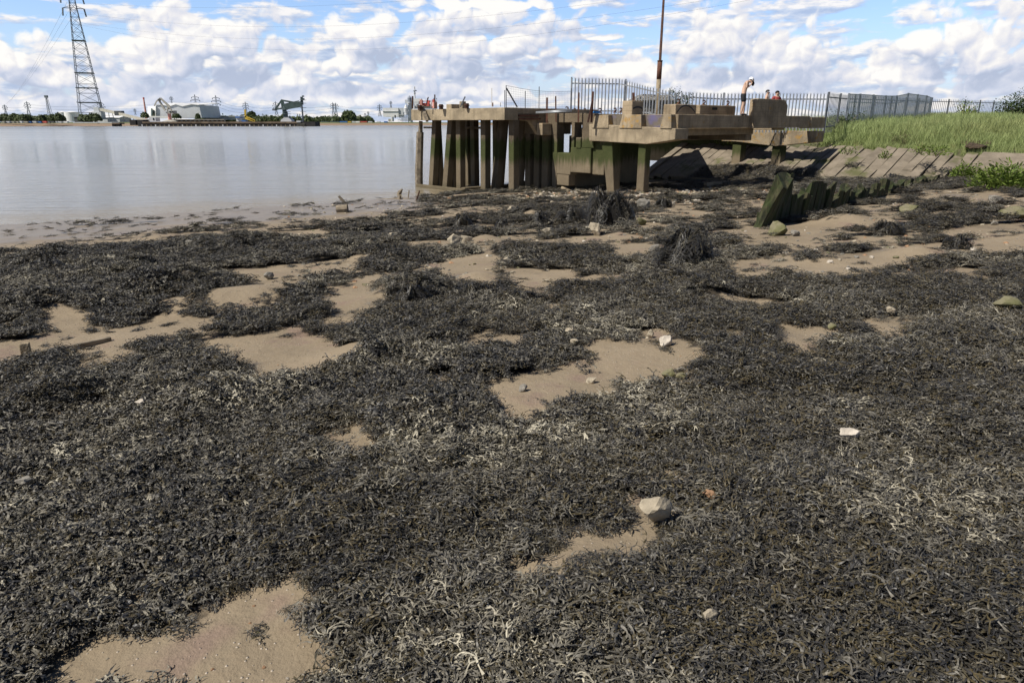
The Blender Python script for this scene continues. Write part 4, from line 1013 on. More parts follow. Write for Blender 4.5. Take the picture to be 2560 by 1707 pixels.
# ================================================================== stones
def rock_mesh(rng, sx, sy, sz, ang=1.0):
    bm = bmesh.new(); bmesh.ops.create_icosphere(bm, subdivisions=3, radius=1.0)
    planes = []
    for _ in range(int(12 * ang) + 4):
        n = Vector((rng.gauss(0, 1), rng.gauss(0, 1), rng.gauss(0, .8))).normalized(); planes.append((n, rng.uniform(.45, .82)))
    off = Vector((rng.uniform(0, 50), rng.uniform(0, 50), rng.uniform(0, 50)))
    from mathutils import noise as mn
    for v in bm.verts:
        c = v.co.copy()
        for n, d in planes:
            k = c.dot(n)
            if k > d: c -= n * (k - d) * .92
        c *= 1 + .16 * mn.noise(c * 2.2 + off) + .08 * mn.noise(c * 6 + off)
        v.co = Vector((c.x * sx, c.y * sy, c.z * sz))
    me = bpy.data.meshes.new('rock'); bm.to_mesh(me); bm.free()
    return me
def stone_mat(name, c, moss=0.0):
    m, t, b, P = newmat(name); o = t.new('ShaderNodeTexCoord').outputs['Object']
    n = t.noise(o, 5, 6, .65); n2 = t.noise(o, 30, 4, .7)
    k = t.mix(t.rng(n, .3, .7), tuple(x * .62 for x in c), tuple(min(.75, x * 1.15) for x in c)); k = t.mix(t.m('MULTIPLY', t.rng(n2, .55, .7), .4), k, tuple(x * .4 for x in c))
    if moss: k = t.mix(t.m('MULTIPLY', t.rng(t.noise(o, 3, 4, .6), .5 - moss * .2, .62), .8), k, (0.09, 0.095, 0.03))
    t.put(b.inputs['Base Color'], k); b.inputs['Roughness'].default_value = .9; b.inputs['Specular IOR Level'].default_value = .25
    bump(t, b, t.m('ADD', n, t.m('MULTIPLY', n2, .3)), .7, .02); return m
SM = {'pale': stone_mat('pale stone', (0.43, 0.37, 0.275)), 'grey': stone_mat('grey stone', (0.27, 0.25, 0.215)), 'moss': stone_mat('mossy stone', (0.30, 0.265, 0.18), 1.0),
      'rust': stone_mat('reddish stone', (0.40, 0.24, 0.14)), 'white': stone_mat('white stone', (0.56, 0.50, 0.42))}
def ground_at(u, v):
    g = gpt(u, v); g.z = float(terrain(np.array(g.x), np.array(g.y))); return g
def rock(u, v, w, h, mat, label, seed, ang=1.0, sink=.25, name='rock', dy=1.0):
    g = ground_at(u, v); d = g.y * CS - (g.z - EYE) * SN; W = w * d / FPX; H = h * d / FPX
    me = rock_mesh(random.Random(seed), W / 2 * 1.12, W / 2 * dy, H * .62, ang); me.materials.append(SM[mat])
    o = bpy.data.objects.new(name, me); COL.objects.link(o); wd_ = float(cover(np.array([g.x]), np.array([g.y]))[0]); o.location = g + Vector((0, W * .35 * dy, H * (.62 - sink) + (.045 + .1 * min(H, .3)) * wd_)); o.rotation_euler = (0, 0, random.Random(seed + 1).uniform(0, .6))
    return tag(o, label, 'stone', 'stones on the beach')
ROCKS = [(1627, 848, 24, 22, 'pale', 'pale pointed stone at the far edge of the middle sand patch'), (1662, 873, 40, 30, 'white', 'broad flat white stone at the right edge of the middle sand patch'),
    (1618, 853, 12, 7, 'pale', 'tiny pale pebble stone left of the pointed stone on the middle sand patch'), (1674, 947, 42, 28, 'moss', 'largest tilted yellowish stone of the small stone cluster beside the middle sand patch'),
    (1704, 934, 22, 16, 'grey', 'round grey stone behind the tilted stone of the small cluster'), (1706, 950, 34, 18, 'moss', 'low yellow grey stone at the right of the small cluster'),
    (1647, 956, 19, 10, 'grey', 'small blue grey stone at the left front of the small cluster'), (1666, 962, 14, 12, 'rust', 'small orange stone at the front of the small cluster'),
    (1747, 936, 18, 9, 'white', 'small white oval stone lying right of the small cluster'), (1480, 958, 34, 18, 'pale', 'pale stone half under weed at the near edge of the middle sand patch'),
    (1425, 846, 30, 12, 'pale', 'flat pale stone at the far left corner of the middle sand patch'), (1438, 873, 24, 12, 'pale', 'flat pale stone on the weed point left of the middle sand patch'),
    (1648, 1330, 92, 66, 'pale', 'large pale lumpy stone with fronds over it in the foreground'), (1774, 1270, 36, 24, 'rust', 'pinkish stone sunk in weed behind the large foreground stone'),
    (2129, 1118, 58, 34, 'white', 'flat white angular stone lying on weed in the right half'), (2455, 1270, 50, 20, 'pale', 'low pale stone in weed near the right edge of the foreground'),
    (2398, 1488, 58, 26, 'pale', 'low pale stone in the near right weed'), (1774, 1592, 42, 32, 'pale', 'round pale stone nearest the bottom of the picture'),
    (60, 1236, 46, 26, 'grey', 'grey stone in weed near the left edge of the foreground'), (352, 1036, 32, 16, 'white', 'small white stone in weed in the left half'),
    (1306, 988, 30, 18, 'grey', 'bluish stone in weed below the middle sand patch'), (408, 1436, 22, 22, 'pale', 'small upright pale stone above the large near sand patch'),
    (1135, 626, 46, 30, 'pale', 'large pale stone of the pair standing in weed in mid beach'), (1162, 612, 34, 24, 'pale', 'smaller pale stone leaning behind the pair in mid beach'),
    (1488, 592, 30, 42, 'pale', 'upright triangular pale stone in front of the biggest weed covered boulder'), (1370, 592, 32, 16, 'pale', 'flat pale stone left of the upright triangular stone'),
    (1638, 630, 38, 20, 'grey', 'grey stone beside the broad weed covered mound'), (1608, 528, 38, 24, 'grey', 'grey blocky stone right of the biggest weed covered boulder'),
    (1600, 565, 34, 24, 'moss', 'dark mossy stone at the foot of the biggest weed covered boulder'), (2278, 536, 64, 30, 'moss', 'flat topped greenish stone slab on the right hand sand'),
    (2494, 514, 52, 32, 'grey', 'domed grey stone on sand below the leafy bushes'), (2552, 556, 80, 30, 'moss', 'mossy stone at the right edge of the sand'),
    (2374, 498, 16, 8, 'grey', 'small greenish stone on sand between the slab and the domed stone'), (2437, 632, 24, 14, 'white', 'white stone beside the small dark weed heap at the right'),
    (1950, 590, 64, 40, 'moss', 'weedy stone at the foot of the big leaning groyne post'), (2528, 792, 80, 36, 'moss', 'yellow green stone in weed near the right edge'),
    (672, 702, 28, 20, 'grey', 'grey stone with a weed fringe on the left sand patches'), (2181, 650, 14, 8, 'white', 'small white oval stone in the right hand weed'),
    (2490, 563, 22, 12, 'grey', 'small smooth grey stone left of the mossy edge stone'), (1990, 590, 30, 18, 'grey', 'low grey stone just right of the weedy groyne stone'),
    (1268, 668, 20, 14, 'pale', 'small pale stone in mid beach weed'), (2230, 792, 26, 14, 'pale', 'pale thin stone lying in the right hand weed'), (2080, 838, 22, 18, 'moss', 'greenish pale stone in the right hand weed'),
    (980, 600, 26, 16, 'pale', 'pale stone among weed streaks nearest the water'), (1280, 540, 30, 16, 'pale', 'pale stone among streaky weed in front of the river head'), (470, 620, 20, 14, 'grey', 'grey stone at the left edge of the weed near the wet mud')]
for i, (u, v, w, h, m_, lb) in enumerate(ROCKS): rock(u, v, w, h, m_, lb, 300 + i, dy=.8 if w > 30 else 1.0)

def weed_boulder(u, v, w, h, label, seed, n=380, bare=0.0):
    rng = random.Random(seed); g = ground_at(u, v); d = g.y * CS - (g.z - EYE) * SN; W = w * d / FPX / 2; H = h * d / FPX; c = g + Vector((0, W * .55, -H * .1))
    r = root('weed_boulder', c, label, 'boulder', 'boulders draped with black weed')
    me = rock_mesh(rng, W * .92, W * .75, H * .95, .6); me.materials.append(M['weedblack']); o = bpy.data.objects.new('rock_core', me); COL.objects.link(o); o.parent = r
    ph = [rng.uniform(0, 6.28) for _ in range(5)]
    lump = lambda a, t: 1 + .20 * math.sin(2 * a + ph[0]) * math.sin(2.2 * t + ph[1]) + .16 * math.sin(5 * a + ph[2]) * math.sin(4 * t + ph[3]) + .10 * math.sin(9 * a + ph[4])
    V, F, A = [], [], []
    for _ in range(n):
        a = rng.uniform(0, 2 * math.pi); th = math.acos(1 - rng.random() * 1.0); L = rng.uniform(.22, .58); tone = rng.random() * .62; wd = rng.uniform(.012, .026) * (d / 16) ** .5; last = None; out = rng.uniform(.99, 1.07); dr = rng.gauss(0, .16)
        for i in range(6):
            t = th + L * i / 5; t2 = min(t, 1.65); rad = out * (1 + .018 * i) * lump(a, t)
            p = Vector((math.sin(t2) * math.cos(a) * W * rad, math.sin(t2) * math.sin(a) * W * .82 * rad, math.cos(t2) * H * rad * .92 - max(0, t - 1.65) * H * .5))
            p.z = max(p.z, -H * .02 + .02); s = Vector((-math.sin(a), math.cos(a), rng.uniform(-.3, .3))) * wd * (1 - .1 * i); b = len(V)
            V += [p - s / 2, p + s / 2]; A += [tone, tone]
            if last is not None: F.append((last, last + 1, b + 1, b))
            last = b; a += dr + rng.uniform(-.08, .08)
    o2 = np_mesh('hanging_weed', [tuple(v) for v in V], F, M['weed'], {'tone': A}); o2.parent = r
    return r
for i, a_ in enumerate([(1528, 566, 116, 84, 'biggest boulder on the beach, draped with black weed, in front of the landing', 520), (1432, 562, 74, 40, 'low weed covered boulder left of the biggest boulder'), (1350, 566, 54, 34, 'small weed covered boulder with a bare stone beside it'),
      (1725, 676, 140, 84, 'broad shaggy mound of black weed in mid beach', 560), (2228, 590, 72, 34, 'weed ringed boulder with a bare middle on the right hand sand'), (2402, 624, 56, 34, 'small dark round heap of weed on the right hand sand'),
      (1030, 772, 104, 52, 'dark weed heap at the right end of the middle left sand patches', 420), (1192, 752, 92, 40, 'dark weed heap beside the sand strip in the centre'), (105, 688, 90, 36, 'dark weed heap at the left edge near the wet mud'),
      (1306, 766, 80, 36, 'black weed covered stone in the centre of the beach'), (930, 925, 96, 44, 'weed heap at the right end of the near left sand patch', 420), (1155, 568, 52, 32, 'weed covered stone with a green face near the river head'), (1255, 570, 36, 20, 'small black weed covered stone below the long slab'), (560, 1032, 70, 26, 'small dark hump of weed in the left half'), (1660, 520, 34, 24, 'tuft of black weed on a stone under the landing')]):
    weed_boulder(*a_[:5], seed=700 + i, n=2 * (a_[5] if len(a_) > 5 else 300))

# rubble and shingle nobody could count
def rubble():
    rs = np.random.default_rng(31); pieces = []
    for k in range(8):
        me = rock_mesh(random.Random(40 + k), .5, .42, .26, 1.2); me.materials.append(SM[('pale', 'grey', 'pale', 'moss', 'white', 'grey', 'rust', 'pale')[k]]); pieces.append(bpy.data.objects.new('stone_piece_%d' % k, me))
    X, Y, S = [], [], []
    n = 1500; p = rs.uniform(-23.5, -12.5, n); q = rs.uniform(17.5, 27, n); X.append(E1.x * p + E2.x * q); Y.append(E1.y * p + E2.y * q); S.append(rs.uniform(.05, .30, n) ** 1.25 + .04)
    y = rs.uniform(9, 27, 1500); x = y * rs.uniform(-.33, .75, 1500); X.append(x); Y.append(y); S.append(rs.uniform(.02, .13, 1500))
    y = rs.uniform(1.6, 9, 2600); x = y * rs.uniform(-.8, .8, 2600); X.append(x); Y.append(y); S.append(rs.uniform(.005, .022, 2600))
    x = np.concatenate(X); y = np.concatenate(Y); s = np.concatenate(S); z = terrain(x, y)
    k = z > WATER + .03; x, y, s, z = x[k], y[k], s[k], z[k]; n = len(x)
    scatter('beach_rubble', pieces, np.stack([x, y, z + s * .04], 1), np.stack([rs.normal(0, .15, n), rs.normal(0, .15, n), rs.uniform(0, 6.3, n)], 1), np.stack([s, s, s], 1), rs.integers(0, 8, n), np.zeros(n),
            'pale stone rubble and shingle strewn over the beach and under the landing', 'rubble')
rubble()

# ================================================================== flotsam
def timber_beam():
    a, b_ = ground_at(76, 892), ground_at(278, 852); r = root('timber_beam', a, 'long dark timber half buried in sand at the left, with a pale square end block', 'beam')
    m = MB(); up = Vector((0, 0, .05)); m.bar(a + up * .3, b_ + up * .1, .05, .07); m.build('beam', M['timber'], r, .008)
    c = ground_at(68, 893); m = MB(); m.box(c, .08, .05, .15, .4); m.build('end_block', M['concrete'], r, .008)
timber_beam()
def wpt(u, v, z=WATER):
    d = ray(u, v); k = (z - EYE) / d.z; return Vector((d.x * k, d.y * k, z))
a = wpt(864, 509); m = MB(); t_ = at(847, 490.5, a.y); m.tube([a - (t_ - a) * .4, t_], [.07, .05], 7); tag(m.build('stake', M['timber'], None), 'dark stake slanting out of the water', 'stake')
a = ground_at(842, 531); b_ = ground_at(870, 530); m = MB(); m.tube([a + Vector((0, 0, .09)), b_ + Vector((0, 0, .11))], [.13, .15], 10); tag(m.build('log', M['timber'], None), 'short thick mud covered log lying at the water line', 'log')
a = ground_at(1040, 503); m = MB(); m.tube([a, at(1049, 477, a.y)], .03, 6); tag(m.build('steel_rod', M['rust_dark'], None), 'dark rod standing in the mud beside the corner of the river head', 'rod', 'rods and thin posts on the jetty head')
a = wpt(1000, 486); m = MB(); m.tube([a + Vector((-.12, 0, -.1)), a + Vector((0, 0, .10)), a + Vector((.12, 0, .24))], [.08, .10, .03], 7); tag(m.build('driftwood', M['timber'], None), 'dark driftwood stump sticking out of the water near the river head', 'driftwood')
a = wpt(1001, 502); m = MB(); m.tube([a + Vector((-1.3, .5, -.03)), a + Vector((0, 0, .04)), a + Vector((.4, -.1, .05))], [.03, .09, .06], 7); m.tube([a + Vector((0, -.1, -.2)), a + Vector((0, -.1, .22))], .05, 6)
tag(m.build('sunken_log', M['timber'], None), 'low muddy log awash near the river head with a short peg', 'log')
a = wpt(1018, 496); m = MB(); m.tube([a - Vector((0, 0, .2)), a + Vector((.10, 0, .34))], .025, 6); tag(m.build('stake', M['timber'], None), 'thin short stick standing in the water by the river head', 'stake')

# ================================================================== grass and plants
def leaf_mat(name, lo, hi, rough=.6, trans=.25):
    m, t, b, P = newmat(name); a = t.new('ShaderNodeAttribute', attribute_name='tone'); d = t.new('ShaderNodeAttribute', attribute_name='dry', attribute_type='INSTANCER')
    c = t.mix(a.outputs['Fac'], lo, hi); c = t.mix(t.m('MULTIPLY', d.outputs['Fac'], .7), c, (0.30, 0.24, 0.11)); t.put(b.inputs['Base Color'], c); b.inputs['Roughness'].default_value = rough; b.inputs['Specular IOR Level'].default_value = .3
    tl = t.new('ShaderNodeBsdfTranslucent'); t.put(tl.inputs[0], c); mx = t.new('ShaderNodeMixShader'); mx.inputs[0].default_value = trans
    o = [n for n in t.n if n.type == 'OUTPUT_MATERIAL'][0]; t.l.new(b.outputs[0], mx.inputs[1]); t.l.new(tl.outputs[0], mx.inputs[2]); t.l.new(mx.outputs[0], o.inputs[0]); return m
M['grass'] = leaf_mat('bank grass', (0.19, 0.245, 0.085), (0.46, 0.54, 0.23))
M['leaf'] = leaf_mat('green leaves', (0.06, 0.105, 0.016), (0.22, 0.29, 0.06))
M['farleaf'] = leaf_mat('far foliage', (0.040, 0.062, 0.022), (0.115, 0.145, 0.06))
M['darkleaf'] = leaf_mat('dark leaves', (0.022, 0.042, 0.012), (0.075, 0.105, 0.035))
M['thistle'] = leaf_mat('dry thistle', (0.10, 0.075, 0.045), (0.24, 0.18, 0.12))
def blades(rng, n, hgt, rad, wd, lean, out=0.0):
    V, F, A = [], [], []
    for _ in range(n):
        a = rng.uniform(0, 6.28); r0 = rad * rng.random() ** .5; h = hgt * rng.uniform(.55, 1.1); d = rng.uniform(0, 6.28) if not out else a; ln = rng.uniform(.1, 1) * lean + out * rng.random(); tone = rng.random(); last = None; tw = rng.uniform(0, 3.14)
        for i in range(4):
            f = i / 3; p = (math.cos(a) * r0 + math.cos(d) * ln * h * f ** 1.7, math.sin(a) * r0 + math.sin(d) * ln * h * f ** 1.7, h * f * (1 - .18 * ln * f)); w = wd * (1 - f * .85) * rng.uniform(.8, 1.2); b = len(V)
            V += [(p[0] - math.cos(tw) * w, p[1] - math.sin(tw) * w, p[2]), (p[0] + math.cos(tw) * w, p[1] + math.sin(tw) * w, p[2])]; A += [tone, tone]
            if last is not None: F.append((last, last + 1, b + 1, b))
            last = b
    return V, F, A
def grass():
    pieces = []
    for k in range(6):
        V, F, A = blades(random.Random(60 + k), 34, .62, .16, .011, .45); o = np_mesh('grass_tuft_%d' % k, V, F, M['grass'], {'tone': A}, link=False); pieces.append(o)
    rs = np.random.default_rng(5); P_, S_ = [], []
    n = 5200; P_.append(rs.uniform(-17, 9, n)); S_.append(3.9 + 10.5 * rs.random(n) ** 1.2)
    n = 9000; P_.append(rs.uniform(-30, 42, n)); S_.append(rs.uniform(13, 62, n))
    n = 900; P_.append(rs.uniform(-26, -16, n)); S_.append(rs.uniform(5.2, 14, n))
    p = np.concatenate(P_); s = np.concatenate(S_); q = s + toe_q(p); z = bank_z(p, q); n = len(p)
    x = E1.x * p + E2.x * q; y = E1.y * p + E2.y * q
    edge = sstep(s, 3.7, 5.6); sc = (.45 + .55 * edge) * rs.uniform(.75, 1.25, n) * (1 + .25 * (fbm(x * .5, y * .5, 77) - .5)) * np.where(s > 13, 1.25, 1.0)
    dry = np.clip((fbm(x * .35, y * .35, 78) - .45) * 1.6, 0, 1) * .6 + (rs.random(n) < .06) * .6 + (1 - edge) * .15
    scatter('bank_grass', pieces, np.stack([x, y, z - .02], 1), np.stack([rs.normal(0, .10, n), rs.normal(.06, .10, n), rs.uniform(0, 6.3, n)], 1), np.stack([sc * 1.25, sc * 1.25, sc], 1), rs.integers(0, 6, n), dry, 'tall pale green grass covering the top of the bank', 'grass')
grass()
def bank_pt(u, v):
    d = ray(u, v); k = 5.0
    for _ in range(80):
        x, y = d.x * k, d.y * k; p = E1.x * x + E1.y * y; q = E2.x * x + E2.y * y; z = float(bank_z(np.array(p), np.array(q))) + .10 if q > 33 else float(beach_base(np.array(x), np.array(y)))
        k += (EYE + d.z * k - z) / (.06 - d.z) * .5
    return Vector((d.x * k, d.y * k, EYE + d.z * k))
def leafy(name, loc, w, h, mat, n, label, cat, seed, lw=.03, group=None, stem=True):
    rng = random.Random(seed); r = root(name, loc, label, cat, group); V, F, A = [], [], []
    for _ in range(n):
        a = rng.uniform(0, 6.28); rr = rng.random() ** .45; th = math.acos(rng.random()); k = 1 + .35 * math.sin(a * 3 + seed) * rng.random()
        p = Vector((math.sin(th) * math.cos(a) * w / 2 * rr * k, math.sin(th) * math.sin(a) * w / 2 * rr * k, math.cos(th) * h * rr * k + .02)); tone = rng.random(); L = lw * rng.uniform(1.2, 3.2)
        d = Vector((math.cos(a + rng.gauss(0, .7)), math.sin(a + rng.gauss(0, .7)), rng.uniform(-.2, 1.2))).normalized(); s = d.cross(Vector((rng.gauss(0, .4), rng.gauss(0, .4), 1))).normalized() * lw * .5; b = len(V)
        V += [p, p + d * L * .5 + s, p + d * L, p + d * L * .5 - s]; A += [tone] * 4; F.append((b, b + 1, b + 2, b + 3))
    o = np_mesh('foliage', [tuple(v) for v in V], F, mat, {'tone': A}); o.parent = r
    if stem:
        m = MB()
        for i in range(5):
            a = i * 1.26 + seed; m.tube([loc, loc + Vector((math.cos(a) * w * .12, math.sin(a) * w * .12, h * .4)), loc + Vector((math.cos(a) * w * .28, math.sin(a) * w * .28, h * .75))], [.014 + w * .008, .01 + w * .004, .005], 5)
        m.build('stem', M['timber'], r)
    return r
PG = 'green weeds growing between the slabs'
for i, (u, v, w, h, lb) in enumerate([(2118, 388, 46, 22, 'green weed at the top of the slabs left of the brown bush'), (2162, 403, 22, 18, 'small dark green weed low in a slab joint'), (2212, 398, 30, 20, 'green weed in the slab joints under the brown bush'),
        (2266, 404, 40, 24, 'bright green weed in the middle of the right hand slabs'), (2340, 392, 80, 28, 'wide green weed patch below the eroded clump'), (2005, 404, 34, 40, 'tall green weed below the lichened cantilever end'),
        (1858, 396, 36, 30, 'green weed growing through slabs under the anchor block'), (1800, 362, 40, 22, 'leafy weed at the top of the slabs beside the beam column'), (1832, 364, 42, 24, 'second leafy weed at the slab top, right of the beam column'), (2060, 372, 120, 26, 'low creeping weed in the shade of the cantilever end'), (2300, 384, 50, 20, 'thin green weed above the bright weed on the slabs')]):
    g = bank_pt(u, v); d = g.y * CS; leafy('slab_weed', g, w * d / FPX, h * d / FPX, M['leaf'], 150 if w < 70 else 320, lb, 'plant', 800 + i, .05, PG)
g = ground_at(2412, 450); leafy('bush', g, 1.25, .62, M['leaf'], 1100, 'smaller bright leafy bush at the foot of the slabs', 'bush', 41, .06, 'leafy bushes at the foot of the slabs')
g = ground_at(2530, 476); leafy('bush', g + Vector((0, .3, 0)), 2.3, .78, M['leaf'], 2600, 'larger leafy bush at the right edge under the slabs', 'bush', 42, .065, 'leafy bushes at the foot of the slabs')
g = bank_pt(2255, 372); leafy('thistle_bush', g, 1.5, .75, M['thistle'], 1300, 'dry brown thistle bush at the edge of the grass above the slabs', 'bush', 43, .035)
def tree(loc, w, h, label, seed, mat, n=2600, lw=.16):
    rng = random.Random(seed); r = root('shrub_tree', loc, label, 'tree', 'small trees behind the fences'); t = MB(); tips = []
    for i in range(7):
        a = i * .9 + seed; k = rng.uniform(.6, 1); e = loc + Vector((math.cos(a) * w * .36 * k, math.sin(a) * w * .36 * k, h * rng.uniform(.5, .95))); t.tube([loc, loc.lerp(e, .5) + Vector((0, 0, h * .08)), e], [.05 * h, .028 * h, .01], 6); tips += [e, loc.lerp(e, .65)]
    t.build('trunk', M['timber'], r); V, F, A = [], [], []
    for _ in range(n):
        c = rng.choice(tips); rr = w * .22 * rng.random() ** .4; dv = Vector((rng.gauss(0, 1), rng.gauss(0, 1), rng.gauss(0, .8))).normalized(); p = c + dv * rr - loc; L = lw * rng.uniform(.6, 1.4); d = Vector((rng.gauss(0, 1), rng.gauss(0, 1), rng.gauss(0, .6))).normalized(); s = d.cross(Vector((0, 0, 1)) + dv).normalized() * L * .32; b = len(V); tone = rng.random()
        V += [p, p + d * L * .5 + s, p + d * L, p + d * L * .5 - s]; A += [tone] * 4; F.append((b, b + 1, b + 2, b + 3))
    o = np_mesh('crown', [tuple(v) for v in V], F, mat, {'tone': A}); o.parent = r
a = at(2548, 300, 62); a.z = 1.6; tree(a, 4.2, 2.0, 'bushy dark tree at the right end of the fence', 3, M['darkleaf'])
a = at(2600, 300, 64); a.z = 1.6; tree(a, 4.6, 2.7, 'taller bushy tree at the right end of the fence, partly out of the picture', 5, M['darkleaf'], 3200)
a = at(2415, 290, 66); a.z = 1.7; tree(a, 2.6, 1.75, 'small thin shrub in front of the far dark fence', 8, M['leaf'], 700, .13)
a = at(1697, 290, 46); a.z = 1.2; tree(a, 1.9, 2.5, 'small leafy tree behind the palisade, right of the stone hut', 9, M['darkleaf'], 1500, .12)
a = at(2110, 290, 40.5); a.z = 1.1; tree(a, 2.2, 1.1, 'dark low shrub at the start of the mesh screens', 10, M['darkleaf'], 700, .10)
# eroded clump at the slab top
def clump():
    a = bank_pt(2438, 375); r = root('eroded_clump', a, 'dark eroded peat clump overhanging the top of the broad apron', 'clump')
    me = rock_mesh(random.Random(91), 1.0, .5, .18, .5); mm, t, b, P = newmat('peat'); n = t.noise(P, 9, 5, .7); t.put(b.inputs['Base Color'], t.ramp(n, [(.3, (.02, .015, .01)), (.6, (.10, .07, .045)), (.8, (.2, .16, .1))])); bump(t, b, n, 1, .05); b.inputs['Roughness'].default_value = .95
    me.materials.append(mm); o = bpy.data.objects.new('peat', me); COL.objects.link(o); o.parent = r; o.location = (0, 0, .14); o.rotation_euler = (0, .1, .5)
    V, F, A = blades(random.Random(3), 60, .22, .6, .012, .8); o = np_mesh('roots', V, F, M['thistle'], {'tone': A}); o.parent = r; o.location = (0, 0, .26)
clump()

# ================================================================== people
def skin_obj(name, verts, edges, rad, mat, parent, sub=2, rootv=0):
    me = bpy.data.meshes.new(name); off = Vector(parent.location); me.from_pydata([tuple(Vector(v) - off) for v in verts], edges, []); me.update()
    o = bpy.data.objects.new(name, me); COL.objects.link(o); o.parent = parent
    sk = o.modifiers.new('skin', 'SKIN'); sk.use_smooth_shade = True; sk.branch_smoothing = .3
    lay = me.skin_vertices[0].data if me.skin_vertices else None
    if lay is None:
        me.attributes  # the Skin modifier adds its layer when the object is evaluated
        bm = bmesh.new(); bm.from_mesh(me); bm.verts.layers.skin.verify(); bm.to_mesh(me); bm.free(); lay = me.skin_vertices[0].data
    for i, r in enumerate(rad):
        lay[i].radius = (r, r) if not isinstance(r, tuple) else r
        lay[i].use_root = (i == rootv); lay[i].use_loose = False
    if sub: sb = o.modifiers.new('smooth', 'SUBSURF'); sb.levels = sub; sb.render_levels = sub
    me.materials.append(mat); return o
def hand(V, E, Rr, wrist, d, side, s=1.0):
    """palm, four fingers of different length and a thumb, gently curled"""
    d = Vector(d).normalized(); side = Vector(side).normalized(); nrm = d.cross(side); V.append(V[wrist] + d * .06 * s); Rr.append((.030 * s, .016 * s)); E.append((wrist, len(V) - 1)); pl = len(V) - 1
    for k, L in enumerate((.066, .076, .070, .054)):
        b0 = V[pl] + side * (k - 1.5) * .019 * s + d * .03 * s; p1 = b0 + d * L * .45 * s - nrm * .006; p2 = p1 + d * L * .45 * s - nrm * .025 * s; i = len(V)
        V += [b0, p1, p2]; Rr += [.009 * s, .0085 * s, .007 * s]; E += [(pl, i), (i, i + 1), (i + 1, i + 2)]
    t0 = V[wrist] + d * .025 * s - side * .034 * s; t1 = t0 + d * .03 * s - side * .02 * s; i = len(V); V += [t0, t1]; Rr += [.011 * s, .008 * s]; E += [(wrist, i), (i, i + 1)]
def head(r, c, fwd, up, hairmat, skinmat_face=None, k=1.0):
    """eyes, brows, mouth and ears on a head centred at c"""
    fwd = Vector(fwd).normalized(); up = Vector(up).normalized(); sd = fwd.cross(up).normalized(); f = MB()
    for s in (-1, 1):
        e = c + fwd * .088 * k + sd * s * .032 * k + up * .012 * k; f.tube([e - sd * .010, e + sd * .010], .006, 6); f.tube([e - sd * .014 + up * .018, e + sd * .014 + up * .02], .004, 5)
    m = c + fwd * .086 * k - up * .055 * k; f.tube([m - sd * .022, m + sd * .022], .005, 6); f.build('eyes_and_mouth', M['hair'], r)
    e = MB()
    for s in (-1, 1):
        q = c + sd * s * .078 * k; e.tube([q - up * .03, q + sd * s * .012, q + up * .03], [.008, .014, .008], 6)
    e.build('ears', M['skin'], r, smooth=True)
def cap_shape(name, c, rx, ry, rz, fwd, up, mat, r, cut=-.1):
    bm = bmesh.new(); bmesh.ops.create_uvsphere(bm, u_segments=18, v_segments=12, radius=1)
    bmesh.ops.delete(bm, geom=[v for v in bm.verts if v.co.z < cut - .55 * max(0, -v.co.x)*1.0 + (0.35 if v.co.x > .55 else 0)], context='VERTS')
    fwd = Vector(fwd).normalized(); up = Vector(up).normalized(); sd = up.cross(fwd).normalized(); off = Vector(r.location)
    for v in bm.verts: v.co = c + fwd * v.co.x * rx + sd * v.co.y * ry + up * v.co.z * rz - off
    me = bpy.data.meshes.new(name); bm.to_mesh(me); bm.free(); me.materials.append(mat)
    for p in me.polygons: p.use_smooth = True
    o = bpy.data.objects.new(name, me); COL.objects.link(o); o.parent = r; md = o.modifiers.new('thick', 'SOLIDIFY'); md.thickness = .012; md.offset = 1; return o
